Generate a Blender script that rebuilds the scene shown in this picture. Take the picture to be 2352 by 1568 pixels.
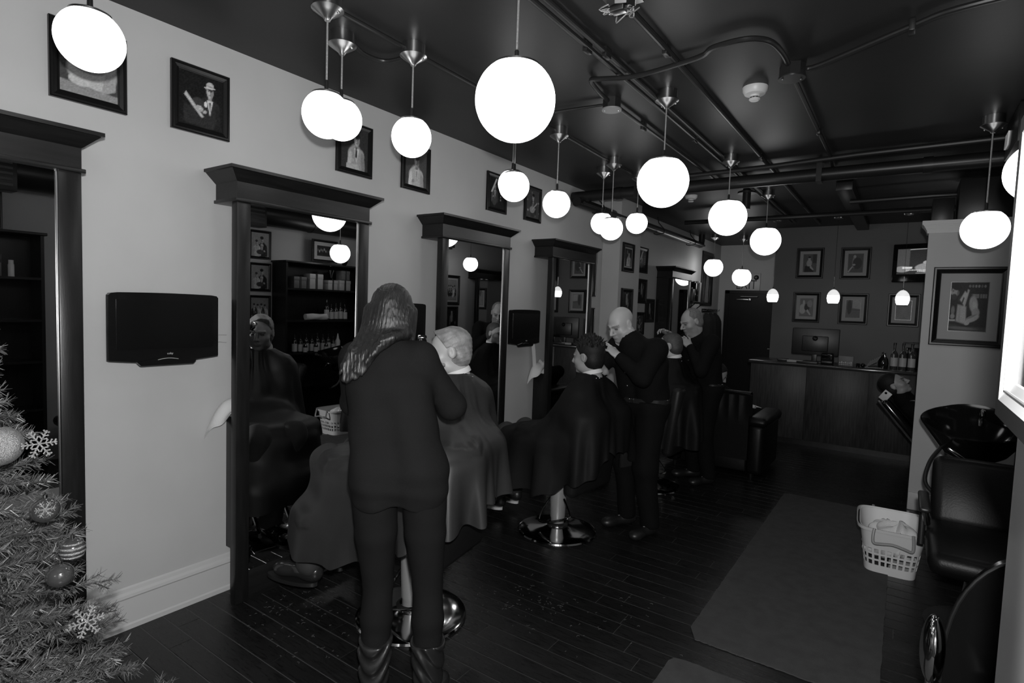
import bpy, bmesh, math, random
import numpy as np
from mathutils import Vector, Matrix

for o in list(bpy.data.objects):
    bpy.data.objects.remove(o, do_unlink=True)
SC = bpy.context.scene
COL = SC.collection
PI = math.pi

# ------------------------------------------------------------------ camera
CAM = (2.99, 0.0, 1.62)
def camera():
    yaw, pitch, roll = 0.608357, 0.0632087, 0.0353136
    cy, sy = math.cos(yaw), math.sin(yaw)
    fw = Vector((-sy*math.cos(pitch), cy*math.cos(pitch), -math.sin(pitch)))
    r = Vector((cy, sy, 0)); u = r.cross(fw)
    r2 = r*math.cos(roll) + u*math.sin(roll); u2 = -r*math.sin(roll) + u*math.cos(roll)
    m = Matrix(((r2.x, u2.x, -fw.x, CAM[0]), (r2.y, u2.y, -fw.y, CAM[1]), (r2.z, u2.z, -fw.z, CAM[2]), (0, 0, 0, 1)))
    c = bpy.data.cameras.new('camera'); c.sensor_width = 36.0; c.lens = 1293.56/2352*36
    c.clip_start = 0.02; c.clip_end = 100
    o = bpy.data.objects.new('camera', c); COL.objects.link(o); o.matrix_world = m
    SC.camera = o
    return r2, u2, fw
CR, CU, CF = camera()

# ------------------------------------------------------------------ world, flash, exposure
FLASH_W = 275.0
GLOBE_L = 4.3
w = bpy.data.worlds.new('world'); SC.world = w; w.use_nodes = True
w.node_tree.nodes['Background'].inputs[0].default_value = (0.5, 0.5, 0.5, 1)
w.node_tree.nodes['Background'].inputs[1].default_value = 0.02
def flash():
    l = bpy.data.lights.new('camera_flash', 'POINT'); l.energy = FLASH_W; l.shadow_soft_size = 0.025
    o = bpy.data.objects.new('camera_flash', l); COL.objects.link(o)
    o.location = Vector(CAM) + CU*0.13 + CR*0.03 - CF*0.02
flash()
SC.view_settings.view_transform = 'Standard'
SC.view_settings.look = 'None'
SC.view_settings.exposure = 0.0
SC.view_settings.gamma = 1.0
SC.view_settings.use_curve_mapping = False
SC.cycles.max_bounces = 8
SC.cycles.glossy_bounces = 6
SC.cycles.caustics_reflective = False
SC.cycles.caustics_refractive = False
SC.cycles.sample_clamp_indirect = 4.0

# ------------------------------------------------------------------ materials (procedural, greyscale)
MATS = {}
def mat(name, v, rough=0.5, metal=0.0, spec=0.5, noise=0.0, nscale=20.0, stretch=None, bump=0.0, bscale=60.0, coat=0.0,
        attr=None, emit=0.0, alpha=1.0, trans=0.0, sheen=0.0, rnd=0.0, rvar=0.0):
    if name in MATS: return MATS[name]
    m = bpy.data.materials.new(name); m.use_nodes = True
    nt = m.node_tree; N = nt.nodes; L = nt.links; b = N['Principled BSDF']
    b.inputs['Base Color'].default_value = (v, v, v, 1)
    b.inputs['Roughness'].default_value = rough
    b.inputs['Metallic'].default_value = metal
    b.inputs['Specular IOR Level'].default_value = spec
    b.inputs['Coat Weight'].default_value = coat
    b.inputs['Coat Roughness'].default_value = 0.08
    if sheen: b.inputs['Sheen Weight'].default_value = sheen
    if trans: b.inputs['Transmission Weight'].default_value = trans
    if alpha < 1: b.inputs['Alpha'].default_value = alpha
    if emit:
        b.inputs['Emission Color'].default_value = (1, 1, 1, 1); b.inputs['Emission Strength'].default_value = emit
    col = None
    tc = None
    def coords():
        nonlocal tc
        if tc is None:
            t = N.new('ShaderNodeTexCoord'); mp = N.new('ShaderNodeMapping')
            if stretch: mp.inputs['Scale'].default_value = stretch
            L.new(t.outputs['Object'], mp.inputs['Vector']); tc = mp.outputs['Vector']
        return tc
    if attr:
        a = N.new('ShaderNodeAttribute'); a.attribute_name = attr
        mx = N.new('ShaderNodeMix'); mx.data_type = 'RGBA'; mx.blend_type = 'MULTIPLY'; mx.inputs['Factor'].default_value = 1
        mx.inputs[6].default_value = (v, v, v, 1); L.new(a.outputs['Color'], mx.inputs[7]); col = mx.outputs[2]
    if noise or rvar:
        n = N.new('ShaderNodeTexNoise'); n.inputs['Scale'].default_value = nscale; n.inputs['Detail'].default_value = 5
        L.new(coords(), n.inputs['Vector'])
        if noise:
            r = N.new('ShaderNodeMapRange'); r.inputs[1].default_value = .3; r.inputs[2].default_value = .7
            r.inputs[3].default_value = 1-noise; r.inputs[4].default_value = 1+noise
            L.new(n.outputs['Fac'], r.inputs[0])
            mx = N.new('ShaderNodeMix'); mx.data_type = 'RGBA'; mx.blend_type = 'MULTIPLY'; mx.inputs['Factor'].default_value = 1
            if col is None: mx.inputs[6].default_value = (v, v, v, 1)
            else: L.new(col, mx.inputs[6])
            L.new(r.outputs[0], mx.inputs[7]); col = mx.outputs[2]
        if rvar:
            r = N.new('ShaderNodeMapRange'); r.inputs[1].default_value = .3; r.inputs[2].default_value = .7
            r.inputs[3].default_value = rough-rvar; r.inputs[4].default_value = rough+rvar
            L.new(n.outputs['Fac'], r.inputs[0]); L.new(r.outputs[0], b.inputs['Roughness'])
    if rnd:
        oi = N.new('ShaderNodeObjectInfo'); r = N.new('ShaderNodeMapRange')
        r.inputs[3].default_value = 1-rnd; r.inputs[4].default_value = 1+rnd; L.new(oi.outputs['Random'], r.inputs[0])
        mx = N.new('ShaderNodeMix'); mx.data_type = 'RGBA'; mx.blend_type = 'MULTIPLY'; mx.inputs['Factor'].default_value = 1
        if col is None: mx.inputs[6].default_value = (v, v, v, 1)
        else: L.new(col, mx.inputs[6])
        L.new(r.outputs[0], mx.inputs[7]); col = mx.outputs[2]
    if col is not None: L.new(col, b.inputs['Base Color'])
    if bump:
        n2 = N.new('ShaderNodeTexNoise'); n2.inputs['Scale'].default_value = bscale; n2.inputs['Detail'].default_value = 4
        L.new(coords(), n2.inputs['Vector'])
        bp = N.new('ShaderNodeBump'); bp.inputs['Strength'].default_value = bump; bp.inputs['Distance'].default_value = 0.004
        L.new(n2.outputs['Fac'], bp.inputs['Height']); L.new(bp.outputs['Normal'], b.inputs['Normal'])
    MATS[name] = m
    return m

M_WALL = mat('wall_paint', .40, .55, spec=.3, noise=.03, nscale=3, bump=.08, bscale=160)
M_WALLD = mat('dark_wall_paint', .10, .5, spec=.3, noise=.05, nscale=2.5, bump=.08, bscale=160)
M_TRIM = mat('white_trim_paint', .46, .35, spec=.4)
M_CEIL = mat('dark_ceiling_paint', .020, .42, spec=.2, noise=.15, nscale=2.0, bump=.05, bscale=30)
M_PIPE = mat('painted_pipe', .016, .35, spec=.3)
M_SUB = mat('subfloor_gap', .065, .5)
M_PLANK = mat('dark_floor_plank', .0095, .3, spec=.35, noise=.35, nscale=7, stretch=(1.5, 14, 1), bump=.12, bscale=25, rnd=.25, rvar=.06)
M_WOOD = mat('espresso_wood', .0085, .33, spec=.3, noise=.3, nscale=9, stretch=(6, 6, .6), bump=.06, bscale=30)
M_WOODH = mat('espresso_wood_horizontal', .0085, .33, spec=.3, noise=.3, nscale=9, stretch=(6, .6, 6), bump=.06, bscale=30)
M_COUNTER = mat('dark_oak_panel', .029, .42, spec=.25, noise=.45, nscale=7, stretch=(9, 9, .7), bump=.1, bscale=18)
M_MIRROR = mat('mirror_silver', .86, .0, metal=1)
M_CHROME = mat('chrome', .75, .1, metal=1)
M_NICKEL = mat('brushed_nickel', .42, .28, metal=1)
M_STEEL = mat('satin_grey_column', .34, .35, metal=.25)
M_FRAME = mat('black_frame_wood', .006, .3, spec=.3)
M_FRAME2 = mat('black_frame_lip', .03, .25, spec=.6)
M_MATB = mat('picture_mat', .30, .6, coat=0, spec=.15)
M_PHOTO = mat('photo_print', 1.0, .5, attr='tone', coat=0, spec=.12)
M_TVB = mat('gloss_black_plastic', .006, .12, spec=.35)
M_SCR = mat('dark_screen', .0035, .22, spec=.45)
M_PLAST = mat('black_plastic', .012, .4)
M_LEATH = mat('black_leather', .005, .4, spec=.2, bump=.15, bscale=120)
M_LEATH2 = mat('charcoal_vinyl', .012, .4, spec=.2, bump=.1, bscale=120)
M_CLOTH = mat('black_cotton', .0055, .85, spec=.08, sheen=0, bump=.2, bscale=250)
M_CLOTH2 = mat('charcoal_knit', .0095, .9, spec=.06, sheen=0, bump=.25, bscale=300)
M_LEGG = mat('dark_leggings', .0085, .85, spec=.06, sheen=0)
M_BOOT = mat('black_boot_leather', .012, .28, spec=.6, bump=.2, bscale=40)
M_CAPE = mat('grey_nylon_cape', .024, .45, spec=.3, noise=.15, nscale=5)
M_CAPE2 = mat('black_nylon_cape', .0065, .6, spec=.12)
M_DENIM = mat('dark_trousers', .02, .8)
M_SHOE = mat('polished_shoe_leather', .018, .2, spec=.6)
M_SKIN = mat('skin', .36, .45, spec=.35, attr='tone', bump=.04, bscale=180)
M_SKIN2 = mat('skin_tan', .27, .45, spec=.35, attr='tone', bump=.04, bscale=180)
M_HAIRG = mat('light_grey_hair', .22, .5, noise=.45, nscale=18, stretch=(1, 1, 1), bump=.5, bscale=140)
M_HAIRB = mat('black_hair', .008, .6, spec=.25, bump=.5, bscale=140)
M_HAIRL = mat('long_dark_hair', .010, .42, spec=.4, noise=.5, nscale=30, stretch=(3, 3, .25), bump=.6, bscale=70)
M_STUB = mat('cropped_hair', .12, .7, noise=.3, nscale=60)
M_WHITE = mat('white_paper_strip', .62, .7)
M_TOWEL = mat('white_towel', .62, .95, bump=.6, bscale=180)
M_BASK = mat('white_basket_plastic', .62, .4, spec=.4)
M_BASKH = mat('grey_basket_handle', .24, .4)
M_MATF = mat('dark_floor_mat', .062, .95, spec=.1, noise=.12, nscale=14, bump=.5, bscale=300)
M_NEEDLE = mat('tinsel_needle', .085, .45, spec=.5, rnd=0.2, noise=.5, nscale=12)
M_TRUNK = mat('tree_wire_stem', .03, .7)
M_GLIT = mat('glitter_silver', .26, .35, metal=.6, noise=.5, nscale=400, bump=.8, bscale=500)
M_BALL = mat('gloss_dark_bauble', .03, .06, spec=.8, coat=.6)
M_OPAL = mat('opal_glass_lit', .8, .3, emit=GLOBE_L)
M_EGG = mat('egg_glass_lit', .8, .3, emit=4.0)
M_EGGT = mat('egg_glass_ribbed_top', .6, .3, emit=.7)
M_CORD = mat('braided_cord', .32, .4, metal=.5, bump=.8, bscale=220)
M_WPL = mat('white_plastic', .55, .4)
M_DOOR = mat('black_door', .007, .4, noise=.1, spec=.2)
M_DOORW = mat('white_door_paint', .62, .35, spec=.5, noise=.06, nscale=5)
M_LIGHTF = mat('white_gloss_moulding', .85, .18, spec=.7)
M_FRONT = mat('dark_shopfront', .03, .3)
M_GLASS = mat('window_glass', .04, .02, spec=.9, alpha=.35)
M_LABEL = mat('bottle_label', .42, .5)
M_BOTTLE = mat('dark_bottle_glass', .012, .06, spec=.8)
M_BOTTLE2 = mat('clear_bottle_glass', .035, .05, spec=.8, coat=.5)
M_CARD = mat('grey_gift_box', .12, .5)
M_CARDL = mat('pale_gift_box', .36, .5)
M_RIBBON = mat('dark_ribbon', .02, .4)
M_COAT = mat('hanging_dark_coat', .009, .9, noise=.3, nscale=12)
M_DUCT = mat('dark_duct', .013, .35, spec=.3)
M_TEXTD = mat('dark_print', .03, .6)
M_TEXTL = mat('light_print', .4, .5)
M_SIGN = mat('exit_sign_plate', .45, .4)
M_SCRON = mat('lit_tv_picture', .02, .3, attr='tone')
def _tv():
    m = M_SCRON; nt = m.node_tree; b = nt.nodes['Principled BSDF']
    a = nt.nodes.new('ShaderNodeAttribute'); a.attribute_name = 'tone'
    nt.links.new(a.outputs['Color'], b.inputs['Emission Color']); b.inputs['Emission Strength'].default_value = .8
_tv()

# ------------------------------------------------------------------ mesh helpers
def rotm(rx=0, ry=0, rz=0):
    return Matrix.Rotation(rz, 3, 'Z') @ Matrix.Rotation(ry, 3, 'Y') @ Matrix.Rotation(rx, 3, 'X')
def frame_from(d, up=(0, 0, 1)):
    d = Vector(d).normalized(); up = Vector(up)
    if abs(d.dot(up)) > .98: up = Vector((1, 0, 0))
    x = up.cross(d).normalized(); y = d.cross(x)
    return Matrix((x, y, d)).transposed()      # columns x,y,d

class MB:
    """collects shapes into one mesh"""
    def __init__(s): s.v = []; s.f = []
    def add(s, vs, fs, M=None, loc=None):
        n = len(s.v)
        for p in vs:
            p = Vector(p)
            if M is not None: p = M @ p
            if loc is not None: p = p + Vector(loc)
            s.v.append(p)
        s.f += [tuple(i+n for i in f) for f in fs]
        return s
    def box(s, c, d, R=None, bev=0.0):
        x, y, z = d[0]/2, d[1]/2, d[2]/2
        if bev <= 0:
            vs = [(sx*x, sy*y, sz*z) for sx in (-1, 1) for sy in (-1, 1) for sz in (-1, 1)]
            fs = [(0, 1, 3, 2), (4, 6, 7, 5), (0, 4, 5, 1), (2, 3, 7, 6), (0, 2, 6, 4), (1, 5, 7, 3)]
            return s.add(vs, fs, R, c)
        bm = bmesh.new(); bmesh.ops.create_cube(bm, size=1)
        for v in bm.verts: v.co = Vector((v.co.x*d[0], v.co.y*d[1], v.co.z*d[2]))
        bmesh.ops.bevel(bm, geom=bm.edges[:], offset=min(bev, .49*min(d)), segments=3 if bev > .012 else 2, profile=.5, affect='EDGES')
        bm.verts.index_update()
        vs = [v.co.copy() for v in bm.verts]; fs = [tuple(v.index for v in f.verts) for f in bm.faces]; bm.free()
        return s.add(vs, fs, R, c)
    def bb(s, x0, x1, y0, y1, z0, z1, bev=0.0):
        return s.box(((x0+x1)/2, (y0+y1)/2, (z0+z1)/2), (x1-x0, y1-y0, z1-z0), None, bev)
    def cone(s, p0, p1, r0, r1=None, n=16, caps=True):
        if r1 is None: r1 = r0
        p0 = Vector(p0); p1 = Vector(p1); F = frame_from(p1-p0)
        vs = []; fs = []
        for p, r in ((p0, r0), (p1, r1)):
            for i in range(n):
                a = 2*PI*i/n; vs.append(p + F @ Vector((r*math.cos(a), r*math.sin(a), 0)))
        for i in range(n): fs.append((i, (i+1) % n, n+(i+1) % n, n+i))
        if caps: fs.append(tuple(range(n-1, -1, -1))); fs.append(tuple(range(n, 2*n)))
        return s.add(vs, fs)
    def lathe(s, prof, n=32, loc=(0, 0, 0), R=None, close=True):
        vs = []; fs = []; m = len(prof)
        for (r, z) in prof:
            for i in range(n):
                a = 2*PI*i/n; vs.append((r*math.cos(a), r*math.sin(a), z))
        for j in range(m-1):
            for i in range(n):
                fs.append((j*n+i, j*n+(i+1) % n, (j+1)*n+(i+1) % n, (j+1)*n+i))
        if close:
            if prof[0][0] > 1e-5: fs.append(tuple(range(n-1, -1, -1)))
            if prof[-1][0] > 1e-5: fs.append(tuple((m-1)*n+i for i in range(n)))
        return s.add(vs, fs, R, loc)
    def tube(s, pts, r, n=10, closed=False, caps=True):
        pts = [Vector(p) for p in pts]; m = len(pts); vs = []; fs = []
        rr = r if isinstance(r, (list, tuple)) else [r]*m
        up = None
        for i, p in enumerate(pts):
            a = pts[(i-1) % m] if (closed or i > 0) else p
            b = pts[(i+1) % m] if (closed or i < m-1) else p
            d = (b-a).normalized()
            if up is None:
                F = frame_from(d); x = F.col[0].copy()
            else:
                x = (up - d*up.dot(d)).normalized()
            up = x; y = d.cross(x)
            for k in range(n):
                t = 2*PI*k/n; vs.append(p + (x*math.cos(t) + y*math.sin(t))*rr[i])
        for i in range(m if closed else m-1):
            j = (i+1) % m
            for k in range(n): fs.append((i*n+k, i*n+(k+1) % n, j*n+(k+1) % n, j*n+k))
        if caps and not closed: fs.append(tuple(range(n-1, -1, -1))); fs.append(tuple((m-1)*n+k for k in range(n)))
        return s.add(vs, fs)
    def ball(s, c, r, n=20, m=12, R=None):
        if not isinstance(r, (tuple, list)): r = (r, r, r)
        vs = [(0, 0, -r[2])]; fs = []
        for j in range(1, m):
            ph = -PI/2 + PI*j/m
            for i in range(n):
                a = 2*PI*i/n; vs.append((r[0]*math.cos(ph)*math.cos(a), r[1]*math.cos(ph)*math.sin(a), r[2]*math.sin(ph)))
        vs.append((0, 0, r[2])); t = len(vs)-1
        for i in range(n): fs.append((0, 1+(i+1) % n, 1+i))
        for j in range(m-2):
            for i in range(n): fs.append((1+j*n+i, 1+j*n+(i+1) % n, 1+(j+1)*n+(i+1) % n, 1+(j+1)*n+i))
        for i in range(n): fs.append((t, 1+(m-2)*n+i, 1+(m-2)*n+(i+1) % n))
        return s.add(vs, fs, R, c)
    def prism(s, poly, h, R=None, loc=(0, 0, 0)):
        """poly in local xy, extruded along local z from 0 to h"""
        n = len(poly); vs = [(x, y, 0) for x, y in poly] + [(x, y, h) for x, y in poly]
        fs = [tuple(range(n-1, -1, -1)), tuple(range(n, 2*n))] + [(i, (i+1) % n, n+(i+1) % n, n+i) for i in range(n)]
        return s.add(vs, fs, R, loc)
    def surf(s, fn, nu, nv, closeu=False):
        vs = [fn(i/(nu if closeu else nu-1), j/(nv-1)) for j in range(nv) for i in range(nu)]; fs = []
        for j in range(nv-1):
            for i in range(nu if closeu else nu-1):
                k = (i+1) % nu; fs.append((j*nu+i, j*nu+k, (j+1)*nu+k, (j+1)*nu+i))
        return s.add(vs, fs)
    def mesh(s, name='mesh', smooth=35):
        me = bpy.data.meshes.new(name); me.from_pydata([tuple(p) for p in s.v], [], s.f); me.update()
        bm = bmesh.new(); bm.from_mesh(me); bmesh.ops.recalc_face_normals(bm, faces=bm.faces); bm.to_mesh(me); bm.free()
        if smooth:
            me.polygons.foreach_set('use_smooth', [True]*len(me.polygons))
            try: me.set_sharp_from_angle(angle=math.radians(smooth))
            except Exception: pass
        return me
    def obj(s, name, m, parent=None, smooth=35, label=None):
        o = bpy.data.objects.new(name, s.mesh(name, smooth)); COL.objects.link(o)
        if m is not None: o.data.materials.append(m)
        if parent is not None: o.parent = parent
        if label: o['label'] = label
        return o

def thing(name, label, cat, loc=(0, 0, 0), rotz=0.0, group=None):
    o = bpy.data.objects.new(name, None); COL.objects.link(o); o.location = loc; o.rotation_euler = (0, 0, rotz)
    o.empty_display_size = .05
    o['label'] = label; o['category'] = cat
    if group: o['group'] = group
    return o
def tag(o, label, cat, group=None):
    o['label'] = label; o['category'] = cat
    if group: o['group'] = group
    return o
def struct(o, label=None):
    o['kind'] = 'structure'
    if label: o['label'] = label
    return o
def dup(root, loc=None, rotz=None, label=None, group=None):
    r = root.copy(); COL.objects.link(r)
    if loc is not None: r.location = loc
    if rotz is not None: r.rotation_euler = (0, 0, rotz)
    if label: r['label'] = label
    if group: r['group'] = group
    for ch in list(root.children):
        c = ch.copy(); COL.objects.link(c); c.parent = r
        for g in list(ch.children):
            d = g.copy(); COL.objects.link(d); d.parent = c
    return r
def mesh_obj(name, me, m, parent=None, label=None):
    o = bpy.data.objects.new(name, me); COL.objects.link(o)
    if m is not None and not me.materials: me.materials.append(m)
    if parent is not None: o.parent = parent
    if label: o['label'] = label
    return o
def text_obj(name, body, size, m, parent, loc, R3, depth=.001):
    c = bpy.data.curves.new(name, 'FONT'); c.body = body; c.size = size; c.extrude = depth
    c.align_x = 'CENTER'; c.align_y = 'CENTER'
    t = bpy.data.objects.new(name, c); COL.objects.link(t)
    dg = bpy.context.evaluated_depsgraph_get()
    me = bpy.data.meshes.new_from_object(t.evaluated_get(dg))
    bpy.data.objects.remove(t, do_unlink=True)
    me.materials.clear(); me.materials.append(m)
    o = bpy.data.objects.new(name, me); COL.objects.link(o); o.parent = parent
    o.matrix_local = Matrix.Translation(loc) @ R3.to_4x4()
    return o
# ------------------------------------------------------------------ the shell of the shop
CEIL = 2.91
def shell():
    def wall(name, *b, m=M_WALL, label=None):
        return struct(MB().bb(*b).obj(name, m), label)
    wall('wall_left', -.1, 0, -1.1, 11.3, 0, CEIL, label='pale grey painted side wall behind the mirrors')
    struct(MB().bb(0, .22, 6.10, 6.70, 0, CEIL).obj('wall_pilaster', M_WALL), 'pale pilaster stepping out past the fourth mirror')
    wall('wall_exit', 0, 1.33, 11.2, 11.3, 0, CEIL, label='grey wall around the exit door')
    wall('wall_end', 1.33, 4.1, 9.2, 11.3, 0, CEIL, m=M_WALLD, label='dark grey end wall behind the counter')
    wall('wall_right', 4.0, 4.1, -1.1, 9.2, 0, CEIL, label='pale wall opposite the mirrors')
    wall('wall_front', -.1, 4.1, -1.2, -1.1, 0, CEIL, m=M_FRONT, label='dark shopfront behind the camera')
    wall('wall_partition', 3.10, 4.0, 5.88, 6.0, 0, 2.36, label='short pale partition wall beside the wash basin')
    t = MB()
    prof = [(0, 0), (.012, 0), (.018, .02), (.045, .055), (.05, .075), (.05, .085), (0, .085)]
    # crown of the partition runs along its front and its free end
    t.bb(3.05, 4.0, 5.83, 6.05, 2.42, 2.445)
    n = 8
    for i in range(n):
        e = .012 + .036*(i/(n-1))**1.6
        t.bb(3.10-e, 4.0, 5.88-e, 6.0+e, 2.345+i*.0095, 2.345+(i+1)*.0095)
    struct(t.obj('trim_1', M_TRIM), 'white crown moulding along the top of the partition')
    MB_c = MB().bb(-.1, 4.1, -1.2, 11.3, CEIL, CEIL+.1)
    struct(MB_c.obj('ceiling', M_CEIL), 'dark painted ceiling with exposed pipes')
    # baseboards
    def baseboard(name, y0, y1, x=0, lab=None):
        b = MB()
        poly = [(0, 0), (.022, 0), (.022, .022), (.017, .03), (.017, .15), (.022, .158), (.02, .172), (.010, .182), (.008, .198), (0, .205)]
        R = Matrix(((1, 0, 0), (0, 0, -1), (0, 1, 0)))
        b.prism(poly, -(y1-y0), R, (x, y0, 0))
        return struct(b.obj(name, M_TRIM, smooth=20), lab)
    baseboard('baseboard_left', -1.1, 6.10, 0, 'tall pale moulded baseboard along the mirror wall')
    baseboard('baseboard_left_far', 6.70, 11.2, 0)
    baseboard('baseboard_pilaster', 6.10, 6.70, .22)
    b = MB().bb(3.10, 4.0, 5.862, 5.88, 0, .15, .004); struct(b.obj('baseboard_partition', M_TRIM))
    b = MB().bb(1.4, 4.0, 9.185, 9.2, 0, .12); struct(b.obj('baseboard_end', M_WOOD))
    b = MB().bb(3.985, 4.0, -1.1, 5.86, 0, .18, .004); struct(b.obj('baseboard_right', M_TRIM))
shell()

def floor():
    f = struct(MB().bb(-.1, 4.1, -1.2, 11.3, -.1, -.0022).obj('floor', M_SUB), 'dark narrow plank floor with a satin sheen')
    rng = random.Random(5)
    base = MB().box((0, 0, -.0045), (1, .1045, .009), None, 0)
    # chamfered plank, unit length along x
    c = .0016
    def plank_mesh():
        b = MB(); hw = .0518
        vs = []
        for x in (-.5, .5):
            for (y, z) in ((-hw, -.006), (-hw, -c), (-hw+c, 0), (hw-c, 0), (hw, -c), (hw, -.006)): vs.append((x, y, z))
        fs = [(i, i+1, i+7, i+6) for i in range(5)] + [(0, 6, 11, 5), (5, 4, 3, 2, 1, 0), (6, 7, 8, 9, 10, 11)]
        b.add(vs, fs); return b.mesh('plank', 0)
    me = plank_mesh(); me.materials.append(M_PLANK)
    W = .107; rest = MB()
    known = {0: .49, -1: .775, -2: .18}
    k0 = -24
    for k in range(k0, 90):
        yc = 1.592 - W/2 + k*W
        if yc > 11.15 or yc < -1.05: continue
        xs = [0.0]
        x = known.get(k, rng.uniform(.15, 1.15))
        while x < 3.98:
            xs.append(x); x += rng.uniform(.95, 1.25)
        xs.append(4.0 if yc < 9.2 else 1.33)
        xs = [q for q in xs if q <= xs[-1]]
        for a, b_ in zip(xs[:-1], xs[1:]):
            if b_-a < .02: continue
            if .75 < yc < 7.85:
                o = bpy.data.objects.new('plank', me); COL.objects.link(o); o.parent = f
                o.location = ((a+b_)/2, yc, 0); o.scale = (b_-a-.0034, 1, 1)
            else:
                rest.bb(a+.0012, b_-.0012, yc-.0518, yc+.0518, -.006, 0)
    r = rest.obj('far_planks', M_PLANK, f, 0); r['kind'] = 'stuff'
floor()

# ------------------------------------------------------------------ exit door, entrance door
def doors():
    d = MB().bb(.22, 1.10, 11.14, 11.17, .01, 2.0).obj('door_1', M_DOOR); struct(d, 'black exit door at the end of the passage')
    fr = MB(); fr.bb(.14, .22, 11.12, 11.2, 0, 2.06); fr.bb(1.10, 1.18, 11.12, 11.2, 0, 2.06); fr.bb(.14, 1.18, 11.12, 11.2, 2.0, 2.06)
    fr.obj('door_frame', M_DOOR, d)
    c = MB(); c.bb(.36, .60, 11.09, 11.14, 1.875, 1.90, .004); c.bb(.57, .61, 11.085, 11.14, 1.865, 1.91, .004)
    c.obj('door_closer', M_NICKEL, d, label='satin metal door closer')
    a = MB(); a.tube([(.45, 11.10, 1.905), (.44, 11.08, 1.945), (.72, 11.09, 1.945)], .006); a.ball((.44, 11.08, 1.945), .011); a.ball((.72, 11.09, 1.945), .011)
    a.obj('closer_arm', M_NICKEL, d)
    h = MB(); h.cone((1.05, 11.14, 1.0), (1.05, 11.08, 1.0), .022); h.tube([(1.05, 11.09, 1.0), (.95, 11.085, 1.0)], .009); h.obj('door_handle', M_NICKEL, d)
    # exit sign
    s = thing('exit_sign', 'pale EXIT sign with a round lamp above the black door', 'sign', (.50, 11.2, 2.21))
    MB().bb(-.24, .24, -.03, 0, -.16, .17, .004).obj('plate', M_SIGN, s)
    MB().bb(-.25, .25, -.02, 0, -.17, -.16).obj('lower_rim', M_PLAST, s)
    text_obj('lettering', 'EXIT', .24, M_TEXTD, s, (.0, -.032, -.05), Matrix.Rotation(PI/2, 3, 'X')).scale = (.75, 1, 1)
    for sx in (-.17, .17): MB().lathe([(.0, .03), (.02, .03), (.04, .012), (.045, 0)], 20, (sx, -.03, .09), Matrix.Rotation(PI/2, 3, 'X')).obj('lamp_head', M_PLAST, s)
    # entrance door standing open at the photographer's right
    e = MB().bb(3.122, 3.167, .08, 1.0, .01, 2.1, .002).obj('door_2', M_DOORW); struct(e, 'white door standing open close to the camera')
    fo = MB(); fi = MB()
    y1 = 1.0; y0 = .25; z0 = 1.497; z1 = 1.888
    def ring(b, x0, x1, e0, e1):
        b.bb(x0, x1, y0+e0, y0+e1, z0+e0, z1-e0); b.bb(x0, x1, y1-e1, y1-e0, z0+e0, z1-e0)
        b.bb(x0, x1, y0+e1, y1-e1, z0+e0, z0+e1); b.bb(x0, x1, y0+e1, y1-e1, z1-e1, z1-e0)
    ring(fo, 3.097, 3.122, 0, .022)
    fo.obj('window_frame', mat('grey_door_moulding', .022, .5, spec=.1), e)
    # bright bevelled inner moulding: two sloping strips toward the glass
    def bevel(b, e0, x0, e1, x1):
        P = lambda e, x: [(x, y0+e, z0+e), (x, y1-e, z0+e), (x, y1-e, z1-e), (x, y0+e, z1-e)]
        vs = P(e0, x0)+P(e1, x1); b.add(vs, [(i, (i+1) % 4, 4+(i+1) % 4, 4+i) for i in range(4)])
    bevel(fi, .022, 3.097, .034, 3.1005); bevel(fi, .034, 3.1005, .0365, 3.103); bevel(fi, .0365, 3.103, .048, 3.1055); bevel(fi, .048, 3.1055, .05, 3.1085)
    fi.obj('inner_moulding', M_LIGHTF, e, smooth=0)
    gr = MB(); ring(gr, 3.0995, 3.1035, .0345, .0362); gr.obj('moulding_groove', M_CARD, e, smooth=0)
    MB().bb(3.1075, 3.1215, y0+.0495, y1-.0495, z0+.0495, z1-.0495).obj('glass_pane', mat('door_glass', .05, .08, spec=.5), e)
doors()

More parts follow.
